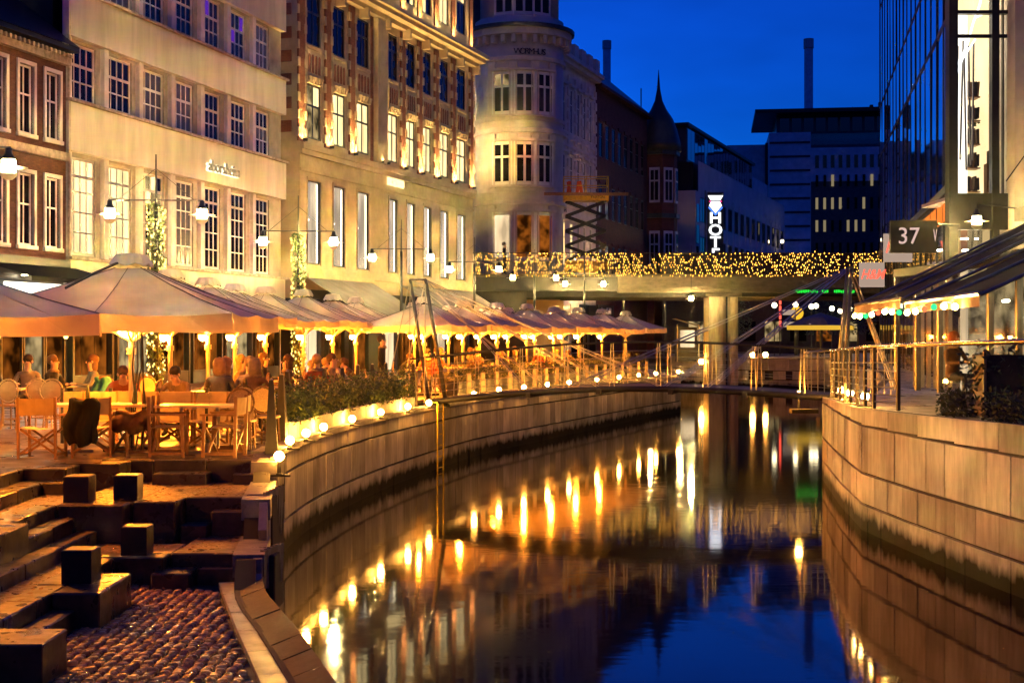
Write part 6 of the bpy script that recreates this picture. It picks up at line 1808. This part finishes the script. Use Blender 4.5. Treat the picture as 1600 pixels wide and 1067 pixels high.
# glass front of the right-hand cafe
gf = facade('glass_pavilion', 'glass cafe pavilion with lit posts behind the right railing', 'pavilion', 9.9, 36.2, .112, -.9937)
Lg = 16.0
for k in range(13):
    x = Lg*k/12
    m = M['lit_shop'] if k in (3,) else M['mast']
    put('mullion', cube(m), gf, (x,0,1.87), (0,0,0), (.10 if k != 3 else .16,.12,2.86))
    if k < 12: put('pane', panemesh(M['glass']), gf, (x+Lg/24,0,1.87), (0,0,RND.uniform(-.01,.01)), (Lg/12-.12,.015,2.8))
MB().box(0,Lg,-.1,.1,3.3,3.5).build('head_beam', M['black'], gf)
MB().box(0,Lg,1.9,2.0,.45,3.4).build('back_wall', M['lit_dim'], gf)
for k in range(5): put('interior_lamp', cube(M['shop_white']), gf, (1.4+k*2.4,1.1,2.9-.3*(k%2)), (0,0,0), (.12,.12,.05))
for k in range(6):
    MB().box(.3+k*.42,.36+k*.42,.3,.4,.5,3.25).build('curtain_slat', M['pier'], gf)

# ------------------------------------------------------------------ things seen under the bridge
kf = thing('kiosk', 'small lit kiosk with a sloping roof left of the bridge pier', 'kiosk', (at(1074,0,98).x,98,0))
MB().box(-.7,.7,0,1.5,0,2.4).build('wall', M['black'], kf)
put('pane', panemesh(M['lit_shop']), kf, (.0,-.03,1.6), (0,0,0), (1.0,.02,1.2))
MB().add([(-.9,-.5,3.0),(.9,-.3,2.5),(.9,1.6,2.5),(-.9,1.6,3.0)],[(0,1,2,3)]).build('roof', M['planter_white'], kf)
for s in (-.75,.75): MB().bar((s,-.4,0),(s,-.4,2.6),.04).build('post', M['planter_white'], kf)
bp = thing('distant_parasol', 'distant purple-blue parasol with yellow-lit edge seen under the bridge', 'parasol', (at(1282,0,100).x,100,.33))
MB().lathe([(2.4,2.2),(1.2,2.75),(.05,3.1)],8).build('canopy', mat('blue_canopy',(.10,.09,.22),.8), bp)
MB().lathe([(2.38,1.9),(2.4,2.2)],8).build('valance', emit('yellow_lit_valance',(1,.55,.05),.2), bp)  # valance is no lamp; the yellow light on it is made its own glow
MB().bar((0,0,0),(0,0,3.0),.05).build('pole', M['black'], bp)
def distant_lamp(px, py, Y, lab):
    p = at(px,py,Y)
    l = thing('distant_lamp', lab, 'street lamp', (p.x,p.y,.33), 0, 'distant street lamps under the bridge')
    MB().bar((0,0,0),(0,0,p.z-.45),.04,.03,6).build('post', M['black'], l)
    MB().ball((0,0,p.z-.33),.20,8,6).build('globe', M['led_strip'], l, smooth=True)
for i,(px,py) in enumerate(((1210,477),(1243,476),(1268,479),(1275,478),(1300,482),(1313,486),(1328,483))):
    distant_lamp(px,py,104+i, 'small distant street lamp, ' + ORD[i] + ' from the bridge pier')
ns = thing('neon_sign', 'red vertical neon sign far off under the bridge', 'sign', (at(1219,0,106).x,106,.33))
MB().bar((0,.1,0),(0,.1,4.8),.05).build('post', M['black'], ns)
for k in range(4): put('neon_tube', cube(M['neon_red']), ns, (0,0,2.4+k*.55), (0,0,0), (.16,.05,.45))
rs = thing('round_sign', 'round yellow lit sign far off under the bridge', 'sign', (at(1245,0,107).x,107,.33))
MB().lathe([(.001,-.05),(.5,-.05),(.5,.05),(.001,.05)],16).xform(Matrix.Translation((0,0,3.2)) @ Matrix.Rotation(math.pi/2,4,'X')).build('disc', emit('yellow_sign',(1,.5,.03),.3), rs)
MB().bar((0,.1,0),(0,.1,3.2),.05).build('post', M['black'], rs)
for i,(px,py,w) in enumerate(((1233,488,.9),(1236,507,1.1))):
    s = thing('lit_shop_sign', ['upper small white lit shop sign far off under the bridge','lower small white lit shop sign far off under the bridge'][i], 'sign', at(px,py,106), 0)
    MB().box(-w/2,w/2,0,.2,-.2,.2).build('light_box', M['sign_white'], s)
    MB().bar((w/2,.1,-.2),(w/2,.1,-s.location.z+.33),.04).build('post', M['black'], s)
dk = thing('far_building', 'dark low buildings closing the view under the bridge', 'building', (30,122,0))
MB().box(-17,40,0,10,.2,9).build('wall', M['quay_core'], dk)
for k in range(9):
    put('window_pane', panemesh(M['lit_dim'] if k % 3 == 0 else M['lit_amber'] if k % 4 == 1 else M['pane_dark']), dk, (-14+k*2.2,-.04,2.2), (0,0,0), (1.4,.05,1.7))
for i,(px,Y,h) in enumerate(((1150,110,4.2),(1283,112,4.0),(1340,100,4.4))):
    p = at(px,0,Y)
    t = thing('street_tree', ['dim tree right behind the bridge pier','dim tree behind the distant parasol','dim tree by the right end of the bridge'][i], 'tree', (p.x,p.y,.3), 0, 'dim trees under the bridge')
    MB().tube([(0,0,0),(.05,0,1.4),(.0,.05,2.6)],[.12,.09,.05],7).build('trunk', M['post_wood'], t)
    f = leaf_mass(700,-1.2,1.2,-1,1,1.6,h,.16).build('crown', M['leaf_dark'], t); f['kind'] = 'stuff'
